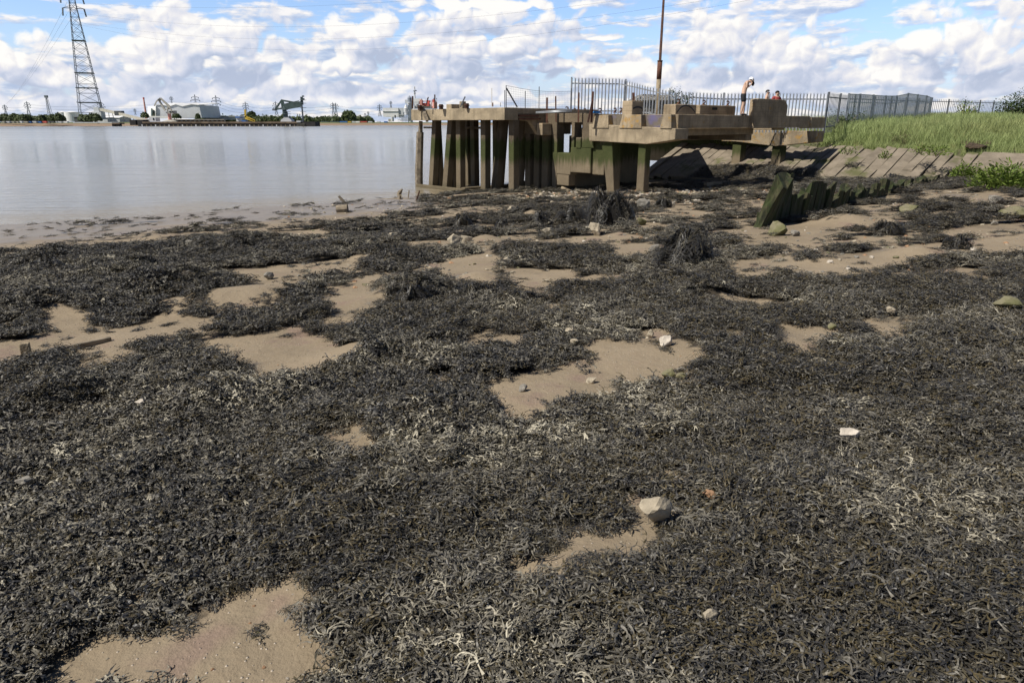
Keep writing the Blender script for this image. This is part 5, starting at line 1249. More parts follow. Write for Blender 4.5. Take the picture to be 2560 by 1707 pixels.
def standing_person():
    y0 = 30.45; base = pq(-16.12, 27.62, 1.945); r = root('person', base, 'shirtless person in black shorts and white cap leaning forward, hands raised to the face', 'person')
    J = lambda x, y, dy=0: at(1800 + x / 13.07, 180 + y / 13.07, y0 + dy)
    V = [J(760, 725), J(790, 610), J(835, 470), J(880, 350), J(950, 310), J(1015, 300), J(1060, 335)]; Rr = [(.125, .10), .105, .125, .12, .055, .088, .055]; E = [(0, 1), (1, 2), (2, 3), (3, 4), (4, 5), (5, 6)]
    for dy in (-.13, .13):
        i = len(V); k = 0 if dy < 0 else 22
        V += [J(755 + k, 790, dy * .7), J(765 + k * 1.6, 1045, dy), J(735 + k * 1.8, 1150, dy), J(690 + k * 3, 1330, dy), J(700 + k * 3, 1385, dy), J(765 + k * 4, 1392, dy)]
        Rr += [.088, .062, .060, .038, .036, .034]; E += [(0, i), (i, i + 1), (i + 1, i + 2), (i + 2, i + 3), (i + 3, i + 4), (i + 4, i + 5)]
        i = len(V); V += [J(885, 345, dy * 1.4), J(868, 530, dy * 1.6), J(950, 470, dy * 1.1), J(1030, 395, dy * .55)]; Rr += [.052, .040, .038, .026]; E += [(3, i), (i, i + 1), (i + 1, i + 2), (i + 2, i + 3)]
        hand(V, E, Rr, i + 3, J(1050, 340) - J(1030, 395), Vector((0, 1, 0)) * (1 if dy < 0 else -1))
    skin_obj('body', V, E, Rr, M['skin'], r)
    SV = [J(770, 668), J(755, 740)]; SR = [(.125, .11), .140]; SE = [(0, 1)]
    for dy in (-.13, .13):
        i = len(SV); k = 0 if dy < 0 else 20; SV += [J(757 + k, 830, dy * .8), J(766 + k * 1.5, 1000, dy)]; SR += [.112, .092]; SE += [(1, i), (i, i + 1)]
    skin_obj('shorts', SV, SE, SR, M['black'], r, 1)
    for dy in (-.13, .13):
        k = 0 if dy < 0 else 66; skin_obj('shoe', [J(680 + k, 1385, dy), J(740 + k, 1398, dy), J(800 + k * 1.15, 1403, dy)], [(0, 1), (1, 2)], [.052, .048, .036], M['black'], r, 1)
    c = J(1022, 300); fwd, up = Vector((.75, .05, -.55)), Vector((.45, 0, .9)); head(r, c, fwd, up, M['hair'])
    cap_shape('cap', c + Vector((0, 0, .03)), .108, .10, .112, fwd, up, M['cap'], r, -.05)
    cap_shape('hair', c - Vector((0, 0, .02)), .104, .098, .104, Vector((.2, 0, -.98)), Vector((.95, 0, .2)), M['hair'], r, .0)
    m = MB(); q = [J(1060, 330), J(1085, 380), J(1070, 430), J(1040, 445)]; m.tube(q, [.05, .06, .055, .03], 9); o = m.build('dark_cloth', M['hair'], None, smooth=True); tag(o, 'dark cloth held to the face by the standing person', 'cloth')
standing_person()
def onlooker(u, vh, y, ground_z, face, label, top=None):
    c = at(u, vh, y); H = c.z + .11 - ground_z; r = root('person', Vector((c.x, c.y, ground_z)), label, 'person'); f = Vector((math.cos(face), math.sin(face), 0)); s = Vector((-f.y, f.x, 0)); k = H / 1.7; b = Vector((c.x, c.y, ground_z))
    P = lambda fx, sx, z: b + f * fx * k + s * sx * k + Vector((0, 0, z * k))
    V = [P(0, 0, .92), P(0, 0, 1.1), P(-.01, 0, 1.28), P(-.02, 0, 1.40), P(0, 0, 1.48), P(.01, 0, 1.585), P(.02, 0, 1.64)]; Rr = [(.14, .11), .115, .13, .10, .055, .082, .075]; E = [(i, i + 1) for i in range(6)]
    for g in (-1, 1):
        i = len(V); V += [P(0, g * .09, .85), P(.02, g * .10, .48), P(-.02, g * .10, .09), P(.12, g * .11, .04)]; Rr += [.085, .058, .038, .032]; E += [(0, i), (i, i + 1), (i + 1, i + 2), (i + 2, i + 3)]
        i = len(V); V += [P(-.02, g * .18, 1.39), P(-.05, g * .23, 1.12), P(.08, g * .22, .92)]; Rr += [.056, .042, .028]; E += [(3, i), (i, i + 1), (i + 1, i + 2)]
        hand(V, E, Rr, i + 2, f * .5 + Vector((0, 0, -.8)), s * g)
    V.append(P(.105, 0, 1.585)); Rr.append(.014); E.append((5, len(V) - 1))
    skin_obj('body', V, E, Rr, M['skin'], r); head(r, V[5], f, (0, 0, 1), M['hair']); cap_shape('hair', V[5] + Vector((0, 0, .02)), .098, .092, .10, f, (0, 0, 1), M['hair'], r, .12)
    TV = [P(0, 0, .95), P(0, 0, .80)]; TR = [.15, .15]; TE = [(0, 1)]
    for g in (-1, 1): i = len(TV); TV += [P(0, g * .10, .70), P(.01, g * .10, .50)]; TR += [.11, .10]; TE += [(1, i), (i, i + 1)]
    skin_obj('shorts', TV, TE, TR, M['greycloth'], r, 1)
    if top:
        UV = [P(0, 0, .95), P(0, 0, 1.12), P(-.01, 0, 1.28), P(-.02, 0, 1.41)]; UR = [.15, .135, .148, .10]; UE = [(0, 1), (1, 2), (2, 3)]
        for g in (-1, 1): i = len(UV); UV += [P(-.02, g * .185, 1.39), P(-.04, g * .22, 1.22)]; UR += [.072, .062]; UE += [(3, i), (i, i + 1)]
        skin_obj('shirt', UV, UE, UR, top, r, 1)
onlooker(1919, 232, 34.0, 1.445, -.4, 'shirtless dark haired person looking right, seen over the anchor block')
onlooker(1943, 234.5, 34.0, 1.445, -1.35, 'dark haired person in a dark red top facing forward, seen over the anchor block', M['redcloth'])

# ================================================================== the far shore
Z1 = lambda x, y: (x * .2742, y * .2742)
Z6 = lambda x, y: (x * .2126, 220 + y * .2126)
Z7 = lambda x, y: (340 + x * .2126, 200 + y * .2126)
Z8 = lambda x, y: (800 + x * .1446, 200 + y * .1446)
def fb(m, a, b_, y, dep):
    """box whose front fills the rectangle between two pixels at distance y"""
    p, q = at(a[0], a[1], y), at(b_[0], b_[1], y); x0, x1 = min(p.x, q.x), max(p.x, q.x); z0, z1 = min(p.z, q.z), max(p.z, q.z)
    return m.hexa([Vector((x0, y, z0)), Vector((x1, y, z0)), Vector((x1, y + dep, z0)), Vector((x0, y + dep, z0))], [Vector((x0, y, z1)), Vector((x1, y, z1)), Vector((x1, y + dep, z1)), Vector((x0, y + dep, z1))])
def cyl(m, u0, u1, vt, vb, y, n=20, taper=1.0, cone=0):
    a, b_ = at(u0, vb, y), at(u1, vb, y); t = at((u0 + u1) / 2, vt, y).z; c = (a + b_) / 2; rr = (b_.x - a.x) / 2; pts = [Vector((c.x, y + rr, c.z)), Vector((c.x, y + rr, t))]; rad = [rr, rr * taper]
    if cone: pts.append(Vector((c.x, y + rr, t + cone))); rad.append(rr * .15)
    return m.tube(pts, rad, n)
def lattice_tower(name, base, h, w0, prof, arms, mat, label, group=None, th=.3, rot=.5, panels=9, ins=None, strut=.5, rails=()):
    """prof: (height fraction, width fraction); arms: (height, half span)"""
    r = root(name, base, label, 'pylon', group); rm = Matrix.Rotation(rot, 3, 'Z')
    def W(z): return w0 * np.interp(z / h, [p[0] for p in prof], [p[1] for p in prof]) / 2
    def cr(z, i): s = ((-1, -1), (1, -1), (1, 1), (-1, 1))[i]; k = W(z); return base + rm @ Vector((s[0] * k, s[1] * k, 0)) + Vector((0, 0, z))
    zs = [0]; k = 1.0
    step = [(1 - .55 * i / panels) for i in range(panels)]; tot = sum(step)
    for s in step: zs.append(zs[-1] + h * s / tot)
    legs = MB(); lat = MB()
    for a, b_ in zip(zs[:-1], zs[1:]):
        for i in range(4):
            j = (i + 1) % 4; legs.bar(cr(a, i), cr(b_, i), th); lat.bar(cr(a, i), cr(b_, j), th * strut); lat.bar(cr(a, j), cr(b_, i), th * strut); lat.bar(cr(b_, i), cr(b_, j), th * (strut + .1))
    legs.build('legs', mat, r); lat.build('lattice', mat, r)
    for z in rails:
        m = MB(); k = W(z) * 1.12; m.box(base + Vector((0, 0, z)), k * 2, k * 2, th * 1.3, rot); m.build('platform', mat, r)
    for z, sp in arms:
        m = MB(); d = rm @ Vector((1, 0, 0)); c = base + Vector((0, 0, z)); k = W(z)
        for s in (-1, 1):
            tip = c + d * s * sp; m.bar(c + d * s * k * .5 + Vector((0, 0, -.0 * h)), tip, th * 1.1, th * 1.1); m.bar(c + d * s * k * .5 + Vector((0, 0, sp * .28)), tip, th * .8)
            m.bar(c + rm @ Vector((0, k, 0)) + Vector((0, 0, sp * .1)), tip, th * .7)
            if ins: m.bar(tip, tip - Vector((0, 0, ins)) + d * s * ins * .12, th * 2.6)
        m.build('crossarm', mat, r)
    return r
# the giant crossing tower
PB = at(232, 304, 950); PB.z = 1.6
lattice_tower('crossing_pylon', PB, 182, 27.5, [(0, 1), (.2, .80), (.5, .52), (.76, .25), (.86, .2), (1, .10)], [(135.5, 11.5), (150, 11.5), (165, 9.5)], M['lattice'], 'giant lattice pylon towering over the far shore, its top out of the picture', None, .50, .42, 20, 9.0, .55, (98, 60, 42, 24.5, 4))
SP = [(0, 1), (.3, .55), (.62, .25), (1, .10)]
PG_ = 'smaller pylons along the far shore'
for u, vb, vt, hs, y, lb in ((16, 289, 262, 5, 1500, 'smallest leaning looking pylon at the far left edge'), (73, 289, 254, 6, 1400, 'pylon at the left between the first pylon and the floodlight mast'), (258, 300, 255, 5, 1700, 'faint pylon right behind the giant pylon'), (339, 288, 272, 4, 2300, 'tiny pylon between the conveyor and the white factory'),
        (430, 262, 241, 8, 1600, 'pylon top above the left part of the wavy roof'), (493, 290, 237, 8, 1250, 'pylon behind the right end of the grey shed'), (545, 293, 239, 10, 1150, 'broad three armed pylon right of the grey shed'), (617, 293, 255, 7, 1400, 'pylon behind the yellow digger arms'),
        (692, 292, 254, 8, 1400, 'pylon behind the tail of the ship loader'), (834, 291, 256.5, 6, 1500, 'left one of the twin pylons over the wood'), (841, 291, 257.5, 6, 1520, 'right one of the twin pylons over the wood'), (950, 292, 261, 6, 1500, 'pylon left of the chemical works'), (977.5, 270, 253, 5, 1700, 'faint pylon above the white building of the works'), (913, 293, 283, 2, 2600, 'tiny faint pylon left of its taller neighbour over the wood'), (921, 293, 279, 2, 2500, 'tiny faint pylon, taller of the two above the wood')):
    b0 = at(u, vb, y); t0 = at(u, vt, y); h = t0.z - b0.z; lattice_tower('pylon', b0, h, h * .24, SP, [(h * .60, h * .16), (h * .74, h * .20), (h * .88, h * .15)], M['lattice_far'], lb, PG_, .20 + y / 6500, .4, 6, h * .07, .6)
# floodlight mast, thin stack and masts
def mast():
    y = 1000; a, t = at(124, 291, y), at(114, 240, y); t = Vector((a.x, y, t.z)); r = root('floodlight_mast', a, 'lattice floodlight mast with a square head on the far left shore', 'mast'); m = MB(); w0, w1 = 4.2, 1.4
    for i in range(9):
        f, g = i / 9, (i + 1) / 9; z, z2 = a.z + (t.z - a.z) * f, a.z + (t.z - a.z) * g; k, k2 = (w0 + (w1 - w0) * f) / 2, (w0 + (w1 - w0) * g) / 2
        for s in (-1, 1):
            for dd in (0, 1): m.bar((a.x + s * k, y + dd * k * 2, z), (a.x + s * k2, y + dd * k2 * 2, z2), .35)
            m.bar((a.x + s * k, y, z), (a.x - s * k2, y, z2), .28)
    m.build('lattice', M['lattice'], r); m = MB(); m.box((a.x, y + .5, t.z - 2.4), 4.2, 2.2, 3.0); m.build('lamp_head', M['lattice'], r)
mast()
def simple(name, label, cat, parts, group=None, loc=None):
    r = root(name, loc or Vector(parts[0][0].v[0]), label, cat, group)
    for m, nm, mt in parts: m.build(nm, M[mt], r)
    return r
m = MB(); a = at(366.5, 297, 860); m.tube([Vector((a.x, 860, a.z)), Vector((a.x, 860, at(366, 246, 860).z))], [1.2, .8], 10); m2 = MB(); z = at(366, 248, 860).z; m2.tube([Vector((a.x, 860, z)), Vector((a.x, 860, z + 1.8))], 1.0, 10)
simple('thin_stack', 'thin red tipped stack standing beside the white factory', 'chimney', [(m, 'shaft', 'pinkpaint'), (m2, 'tip', 'redpaint')])
# long white roof and tanks at the left
m = MB(); fb(m, (0, 294.5), (190, 289.5), 1180, 60); simple('long_shed', 'very long low white shed roof behind the trees at the left', 'shed', [(m, 'wall', 'white')])
for u0, u1, vt, lb in ((143.5, 165, 281, 'smaller pale storage tank behind the larger tank'), (156, 190, 281, 'larger pale storage tank on the far shore left of the giant pylon')):
    m = MB(); y = 900 if u0 < 150 else 880; cyl(m, u0, u1, vt, 305, y, 28, 1, 1.2); m2 = MB(); c = at((u0 + u1) / 2, vt, y); rr = at(u1, vt, y).x - c.x; m2.tube([Vector((c.x, y + rr, c.z - .6)), Vector((c.x, y + rr, c.z + .1))], rr * 1.015, 28)
    simple('storage_tank', lb, 'tank', [(m, 'shell', 'white'), (m2, 'rim', 'greylight')], 'pale storage tanks')
# black shed, grey sheds, conveyor
def shed(name, u0, u1, vt, ve, vb, y, dep, wall, roof, label, ridge=.5):
    a, b_ = at(u0, vb, y), at(u1, vb, y); ze, zt = at(u0, ve, y).z, at(u0, vt, y).z; w = MB(); w.hexa([a, b_, b_ + Vector((0, dep, 0)), a + Vector((0, dep, 0))], [Vector((a.x, y, ze)), Vector((b_.x, y, ze)), Vector((b_.x, y + dep, ze)), Vector((a.x, y + dep, ze))])
    rf = MB(); o = .6; yr = y + dep * ridge
    rf.add([(a.x - o, y - o, ze + .05), (b_.x + o, y - o, ze + .05), (b_.x + o, yr, zt), (a.x - o, yr, zt), (b_.x + o, y + dep + o, ze + .05), (a.x - o, y + dep + o, ze + .05), (a.x - o, y - o, ze - .3), (b_.x + o, y - o, ze - .3)], [(0, 1, 2, 3), (3, 2, 4, 5), (0, 3, 5), (1, 4, 2), (6, 7, 1, 0)])
    r = root(name, a, label, 'building'); w.build('wall', M[wall], r); rf.build('roof', M[roof], r); return r
shed('shed', 187, 206, 290.5, 293, 306, 840, 20, 'greydark', 'greydark', 'small black shed left of the riverside bush')
shed('shed', 215, 292, 284.5, 288, 306, 880, 30, 'greylight', 'white', 'long grey shed with white roof behind the riverside bush')
shed('shed', 250, 300, 289, 294.5, 306, 850, 26, 'greyclad', 'white', 'grey gabled shed at the foot of the conveyor')
def conveyor():
    r = root('conveyor', at(240, 300, 835), 'long sloping conveyor gallery from a grey tower down to the wharf', 'conveyor'); y = 835
    m = MB(); fb(m, Z6(1095, 228), Z6(1180, 370), y, 12); m.build('tower', M['greyclad'], r); m = MB(); fb(m, Z6(1080, 282), Z6(1195, 352), y - 1, 8); m.build('tower_base', M['greyclad'], r)
    a, b_, c = at(*Z6(1190, 255), y), at(*Z6(1430, 310), y - 40), at(*Z6(1740, 388), y - 110); m = MB(); m.bar(a, b_, 3.4, 2.6); m.bar(b_, c, 3.4, 2.4); m.build('gallery', M['cream'], r)
    m = MB(); k = at(*Z6(1405, 305), y - 36); m.box(k - Vector((0, 0, 2)), 8, 6, 5); m.build('transfer_house', M['greydark'], r)
    for x, yb in ((1490, 395), (1560, 390), (1650, 395), (1310, 395)):
        f = (x - 1190) / 550; t = a.lerp(c, f); m = MB(); g = 0.5
        for s in (-2, 2): m.bar((t.x + s, t.y, t.z - 1), (t.x + s * 1.4, t.y, g), .5)
        m.bar((t.x - 2.2, t.y, (t.z + g) / 2), (t.x + 2.2, t.y, (t.z + g) / 2), .4); m.build('trestle', M['lattice'], r)
conveyor()
# factory with the wavy roof
def factory():
    y = 900; r = root('factory', at(430, 300, y), 'big grey factory hall with a wavy white roof and a white glazed end', 'building')
    xs = [(1420, 958), (1470, 958), (1510, 965), (1555, 972), (1605, 955), (1665, 974), (1750, 955), (1815, 962), (1840, 1075), (1420, 1075)]
    pts = [at(*Z1(x, yy), y) for x, yy in xs]; m = MB(); m.prism(pts, (0, 60, 0)); m.build('hall', M['greyclad'], r)
    for i in range(7):
        a, b_ = pts[i], pts[i + 1]; m = MB(); m.hexa([a + Vector((0, -1, .1)), b_ + Vector((0, -1, .1)), b_ + Vector((0, 61, 3.2)), a + Vector((0, 61, 3.2))], [a + Vector((0, -1, .7)), b_ + Vector((0, -1, .7)), b_ + Vector((0, 61, 3.9)), a + Vector((0, 61, 3.9))]); m.build('roof', M['white'], r)
    def skew(x0, y0, x1, y1, off, th):
        a, b_, c, d = at(*Z1(x0, y1), y + 30), at(*Z1(x1, y1), y - 2), at(*Z1(x1, y0), y - 2), at(*Z1(x0, y0), y + 30); n = Vector((-.7, -.7, 0)) * off; k = Vector((0, th, 0)); a.z = b_.z; d.z = c.z
        return MB().hexa([a + n, b_ + n, b_ + n + k, a + n + k], [d + n, c + n, c + n + k, d + n + k])
    skew(1345, 966, 1419, 1065, 0, 30).build('end_block', M['white'], r)
    skew(1369, 988, 1392, 1055, .4, .3).build('window', M['cranegreen'], r)
    m = MB(); fb(m, Z1(1345, 1060), Z1(1590, 1080), y - 30, 20); m.build('low_annex', M['white'], r)
factory()
m = MB(); fb(m, Z7(820, 428), Z7(1300, 470), 960, 40); m2 = MB(); fb(m2, Z7(815, 424), Z7(1305, 431), 958, 44); simple('long_warehouse', 'long low grey warehouse right of the factory', 'building', [(m, 'wall', 'greyclad'), (m2, 'roof', 'greylight')])
m = MB(); fb(m, Z7(1400, 425), Z7(1690, 465), 1300, 40); simple('pale_warehouse', 'pale far warehouse behind the ship loader', 'building', [(m, 'wall', 'greylight')])
m = MB(); fb(m, Z7(1175, 432), Z7(1215, 490), 700, 8); simple('blue_hopper', 'blue hopper standing on the wharf', 'hopper', [(m, 'body', 'greylight'), (fb(MB(), Z7(1165, 430), Z7(1220, 447), 698, 10), 'top', 'bluepaint')])
m = MB()
for x0, y0, x1, y1 in ((1285, 430, 1395, 480), (1285, 450, 1400, 488), (1283, 350, 1290, 440)): m.bar(at(*Z7(x0, y0), 690), at(*Z7(x1, y1), 690), 1.5)
m2 = MB(); fb(m2, Z7(1240, 475), Z7(1290, 495), 690, 6)
simple('yellow_digger', 'yellow crane arms lying low on the wharf beside a blue box', 'crane', [(m, 'arm', 'yellow'), (m2, 'cab', 'bluepaint')])
# the wharf
def wharf():
    y = 640; r = root('wharf', at(560, 312, y), 'long black timber wharf on many piles in the river', 'wharf'); m = MB(); fb(m, (356, 309), (745, 304.5), y, 16); m.build('deck', M['wharf_deck'], r)
    m = MB(); fb(m, (745, 318), (787.5, 304.5), y, 16); m.build('end_caisson', M['wharf'], r)
    u = 346
    i = 0
    while u < 745:
        m = MB(); fb(m, (u, 319), (u + 8.6, 306.5), y + .5, 3); m.build('pile', M['wharf'], r); m = MB(); fb(m, (u + 8.6, 319), (u + 10.4, 312), y + .2, 1); m.build('fender', M['greylight' if i % 3 == 0 else 'timber'], r); u += 11.2; i += 1
    m = MB(); fb(m, (346, 319), (745, 307), y + 14, 1); m.build('back_piles', M['wharf'], r)
    m = MB(); fb(m, (430, 300), (560, 298.5), y + 20, 6); fb(m, (430, 306), (560, 300), y + 22, 3); m.build('long_canopy', M['cream'], r)
    for k in range(12): m = MB(); fb(m, (435 + k * 11, 305), (439 + k * 11, 300.5), y + 21, .6); m.build('bay', M['wharf_deck'], r)
    m = MB(); fb(m, Z7(150, 442), Z7(235, 487), y + 6, 8); m.build('hut', M['greylight'], r); m = MB(); fb(m, Z7(195, 447), Z7(215, 475), y + 5.8, .5); m.build('door', M['glass'], r)
    m = MB(); fb(m, Z7(1885, 480), Z7(1935, 500), y - 1, 6); m.build('hut', M['greylight'], r)
    for k in range(8): m = MB(); fb(m, Z7(1892 + k * 12, 508), Z7(1897 + k * 12, 552), y - 1, .6); m.build('fender', M['cream'], r)
    for x0, x1 in ((1520, 1600), (1610, 1690)): m = MB(); fb(m, Z6(x0, 375), Z6(x1, 440), 700, 10); m.build('approach_bent', M['wharf'], r)
wharf()
for u0, u1, lb in ((281, 299, 'small concrete dolphin on two stout legs left of the wharf'),):
    m = MB(); fb(m, (u0 - 1, 311), (u1, 307), 640, 8); k = MB(); fb(k, (u0, 319.5), (u0 + 5, 311), 641, 5); k2 = MB(); fb(k2, (u1 - 7, 319.5), (u1 - 2, 311), 641, 5); simple('dolphin', lb, 'mooring dolphin', [(m, 'cap', 'wharf_deck'), (k, 'leg', 'wharf'), (k2, 'leg', 'wharf')])
def level_crane():
    y = 650; r = root('level_luffing_crane', at(423, 306, y), 'pale level luffing crane with folded jib on the wharf', 'crane'); f = lambda x, yy, d=0: at(*Z7(x, yy), y + d)
    m = MB(); b0 = f(385, 490); m.tube([b0 + Vector((0, 3, 0)), Vector((b0.x, y + 3, f(385, 470).z))], [7.0, 2.4], 10); m.build('portal', M['cream'], r)
    m = MB(); m.tube([Vector((b0.x, y + 3, f(385, 470).z)), Vector((b0.x, y + 3, f(385, 395).z))], 1.5, 10); m.build('column', M['pinkpaint'], r)
    m = MB(); fb(m, Z7(375, 362), Z7(447, 398), y, 6); m.build('machine_house', M['cream'], r); m = MB(); fb(m, Z7(390, 368), Z7(410, 384), y - .3, .4); fb(m, Z7(418, 368), Z7(438, 384), y - .3, .4); m.build('window', M['glass'], r)
    m = MB(); fb(m, Z7(330, 370), Z7(352, 392), y, 5); m.bar(f(350, 380, 2), f(376, 380, 2), 2.2); m.build('counterweight', M['greyclad'], r)
    m = MB(); m.bar(f(365, 362, 1), f(378, 320, 1), 1.0); m.bar(f(420, 362, 1), f(392, 310, 1), 1.0); m.bar(f(365, 350, 1), f(415, 335, 1), .7); m.bar(f(412, 350, 1), f(370, 335, 1), .7); m.build('a_frame', M['cream'], r)
    m = MB(); m.bar(f(392, 320, 2), f(285, 217, 2), 1.1); m.bar(f(400, 312, 2), f(290, 213, 2), .8); m.bar(f(345, 362, 2), f(275, 250, 2), 1.4); m.bar(f(278, 247, 2), f(284, 217, 2), .9); m.build('jib', M['cream'], r)
    m = MB(); m.bar(f(284, 215, 2), f(240, 255, 2), .9); m.bar(f(240, 255, 2), f(214, 308, 2), .8); m.build('fly_jib', M['cream'], r); m = MB(); m.box(f(275, 250, 1), 1.8, 1.8, 1.8); m.build('sheave', M['greydark'], r)
level_crane()
def loader():
    y = 648; r = root('ship_loader', at(712, 306, y), 'grey green ship loader crane with boom and tall chute tower on the wharf', 'crane'); f = lambda x, yy, d=0: at(*Z7(x, yy), y + d)
    m = MB(); b0, t0 = f(1765, 498), f(1765, 442); m.prism([f(1695, 498), f(1835, 498), f(1822, 470), f(1790, 444), f(1740, 444), f(1705, 470)], (0, 9, 0)); m.build('portal_base', M['greyclad'], r)
    m = MB(); m.hexa([f(1735, 444, 1), f(1790, 444, 1), f(1790, 444, 7), f(1735, 444, 7)], [f(1722, 385, 1), f(1785, 385, 1), f(1785, 385, 7), f(1722, 385, 7)]); m.hexa([f(1722, 385, 1.5), f(1785, 385, 1.5), f(1785, 385, 6.5), f(1722, 385, 6.5)], [f(1718, 335, 2), f(1748, 322, 2), f(1748, 322, 6), f(1718, 335, 6)]); m.build('slewing_house', M['cranegreen'], r)
    for x0, x1, t in ((1738, 1784, 372), (1716, 1750, 348), (1730, 1790, 430), (1720, 1786, 400)): m = MB(); fb(m, Z7(x0 - 6, t), Z7(x1 + 4, t + 4), y + .3, 8); m.build('walkway', M['lattice'], r)
    m = MB(); m.bar(f(1722, 330, 4), f(1708, 242, 4), 1.3); m.bar(f(1748, 325, 4), f(1722, 240, 4), 1.3); m.bar(f(1716, 290, 4), f(1735, 290, 4), .9); m.build('mast', M['cranegreen'], r)
    m = MB(); m.bar(f(1740, 322, 4), f(1945, 285, 4), 3.2, 4.6); m.build('boom', M['cranegreen'], r); m = MB(); m.bar(f(1745, 345, 3), f(1940, 305, 3), .9); m.bar(f(1745, 335, 3), f(1945, 298, 3), .9); m.build('boom_truss', M['wharf_deck'], r)
    m = MB(); m.bar(f(1708, 240, 4), f(1915, 278, 4), 1.5); m.bar(f(1735, 288, 4), f(1915, 248, 4), .7); m.bar(f(1708, 240, 4), f(1632, 345, 4), .7); m.bar(f(1716, 242, 4), f(1650, 345, 4), .7); m.build('stay', M['cranegreen'], r)
    m = MB(); m.bar(f(1720, 335, 4), f(1640, 348, 4), 1.2, 1.4); m.build('tail_arm', M['cranegreen'], r); m = MB(); fb(m, Z7(1600, 338), Z7(1638, 362), y + 2, 5); m.build('counterweight', M['lattice'], r)
    m = MB(); fb(m, Z7(1940, 290), Z7(1962, 500), y + 2, 4); m.build('chute', M['lattice'], r)
    m = MB(); fb(m, Z7(1930, 200), Z7(1955, 292), y + 2, 4); fb(m, Z7(1955, 215), Z7(1972, 240), y + 2, 3); fb(m, Z7(1950, 185), Z7(1968, 200), y + 2, 3); m.build('head_tower', M['cranegreen'], r)
    for x0, t in ((1920, 235), (1926, 272), (1926, 325), (1930, 375), (1932, 425)): m = MB(); fb(m, Z7(x0, t), Z7(1982, t + 4), y + 1, 6); m.build('walkway', M['lattice'], r)
loader()
# chemical works
def works():
    y = 1050; r = root('chemical_works', at(1030, 300, y), 'chemical works of silver towers, red steelwork and a tall stack on the far shore', 'factory'); 
    def C(nm, mt, x0, x1, yt, yb, d=0, **k): m = MB(); a, b_ = Z8(x0, yt), Z8(x1, yb); cyl(m, a[0], b_[0], a[1], b_[1], y + d, 18, **k); m.build(nm, M[mt], r, smooth=False)
    def B(nm, mt, x0, yt, x1, yb, d=0, dep=12): m = MB(); fb(m, Z8(x0, yt), Z8(x1, yb), y + d, dep); m.build(nm, M[mt], r)
    C('silo', 'greylight', 1520, 1600, 385, 735); C('silo', 'greylight', 1440, 1515, 490, 560, 5); C('silo', 'white', 1452, 1512, 430, 490, 6, taper=.5); C('silo', 'greyclad', 1455, 1510, 560, 600, 5)
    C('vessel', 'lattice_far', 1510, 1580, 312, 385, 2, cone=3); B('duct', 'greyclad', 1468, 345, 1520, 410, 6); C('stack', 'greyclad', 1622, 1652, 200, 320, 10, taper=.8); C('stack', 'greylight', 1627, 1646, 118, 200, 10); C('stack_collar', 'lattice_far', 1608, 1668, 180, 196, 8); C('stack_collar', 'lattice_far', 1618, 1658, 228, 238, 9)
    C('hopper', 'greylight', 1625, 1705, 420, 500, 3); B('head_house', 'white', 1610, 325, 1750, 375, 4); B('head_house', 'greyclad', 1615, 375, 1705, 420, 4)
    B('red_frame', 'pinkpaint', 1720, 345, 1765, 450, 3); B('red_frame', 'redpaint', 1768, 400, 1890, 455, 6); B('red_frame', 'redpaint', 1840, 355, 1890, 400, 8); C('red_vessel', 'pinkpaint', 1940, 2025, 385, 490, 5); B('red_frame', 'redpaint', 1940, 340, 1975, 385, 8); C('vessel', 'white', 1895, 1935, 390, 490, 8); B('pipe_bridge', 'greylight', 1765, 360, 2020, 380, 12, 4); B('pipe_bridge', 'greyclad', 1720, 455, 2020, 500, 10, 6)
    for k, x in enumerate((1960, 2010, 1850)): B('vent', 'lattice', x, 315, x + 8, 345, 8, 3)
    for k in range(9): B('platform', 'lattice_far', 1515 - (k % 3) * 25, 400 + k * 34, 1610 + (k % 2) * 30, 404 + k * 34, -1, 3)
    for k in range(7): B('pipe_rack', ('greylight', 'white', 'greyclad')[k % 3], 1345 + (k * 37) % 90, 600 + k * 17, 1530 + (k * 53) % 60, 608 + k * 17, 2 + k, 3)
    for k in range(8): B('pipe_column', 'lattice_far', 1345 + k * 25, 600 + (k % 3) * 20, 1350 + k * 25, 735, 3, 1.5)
    C('storage_drum', 'greylight', 1225, 1275, 640, 720, -5); B('low_house', 'cream', 1180, 675, 1230, 725, -3, 8); C('storage_drum', 'greydark', 1285, 1312, 610, 660, 6)
works()
m = MB(); fb(m, Z8(1085, 485), Z8(1360, 640), 1150, 60); m2 = MB(); fb(m2, Z8(1362, 485), Z8(1440, 600), 1152, 60); m3 = MB(); fb(m3, Z8(1080, 540), Z8(1362, 546), 1149, 1); simple('white_hall', 'large pale windowless hall left of the chemical works', 'building', [(m, 'front', 'white'), (m2, 'side', 'greyclad'), (m3, 'band', 'greylight')])
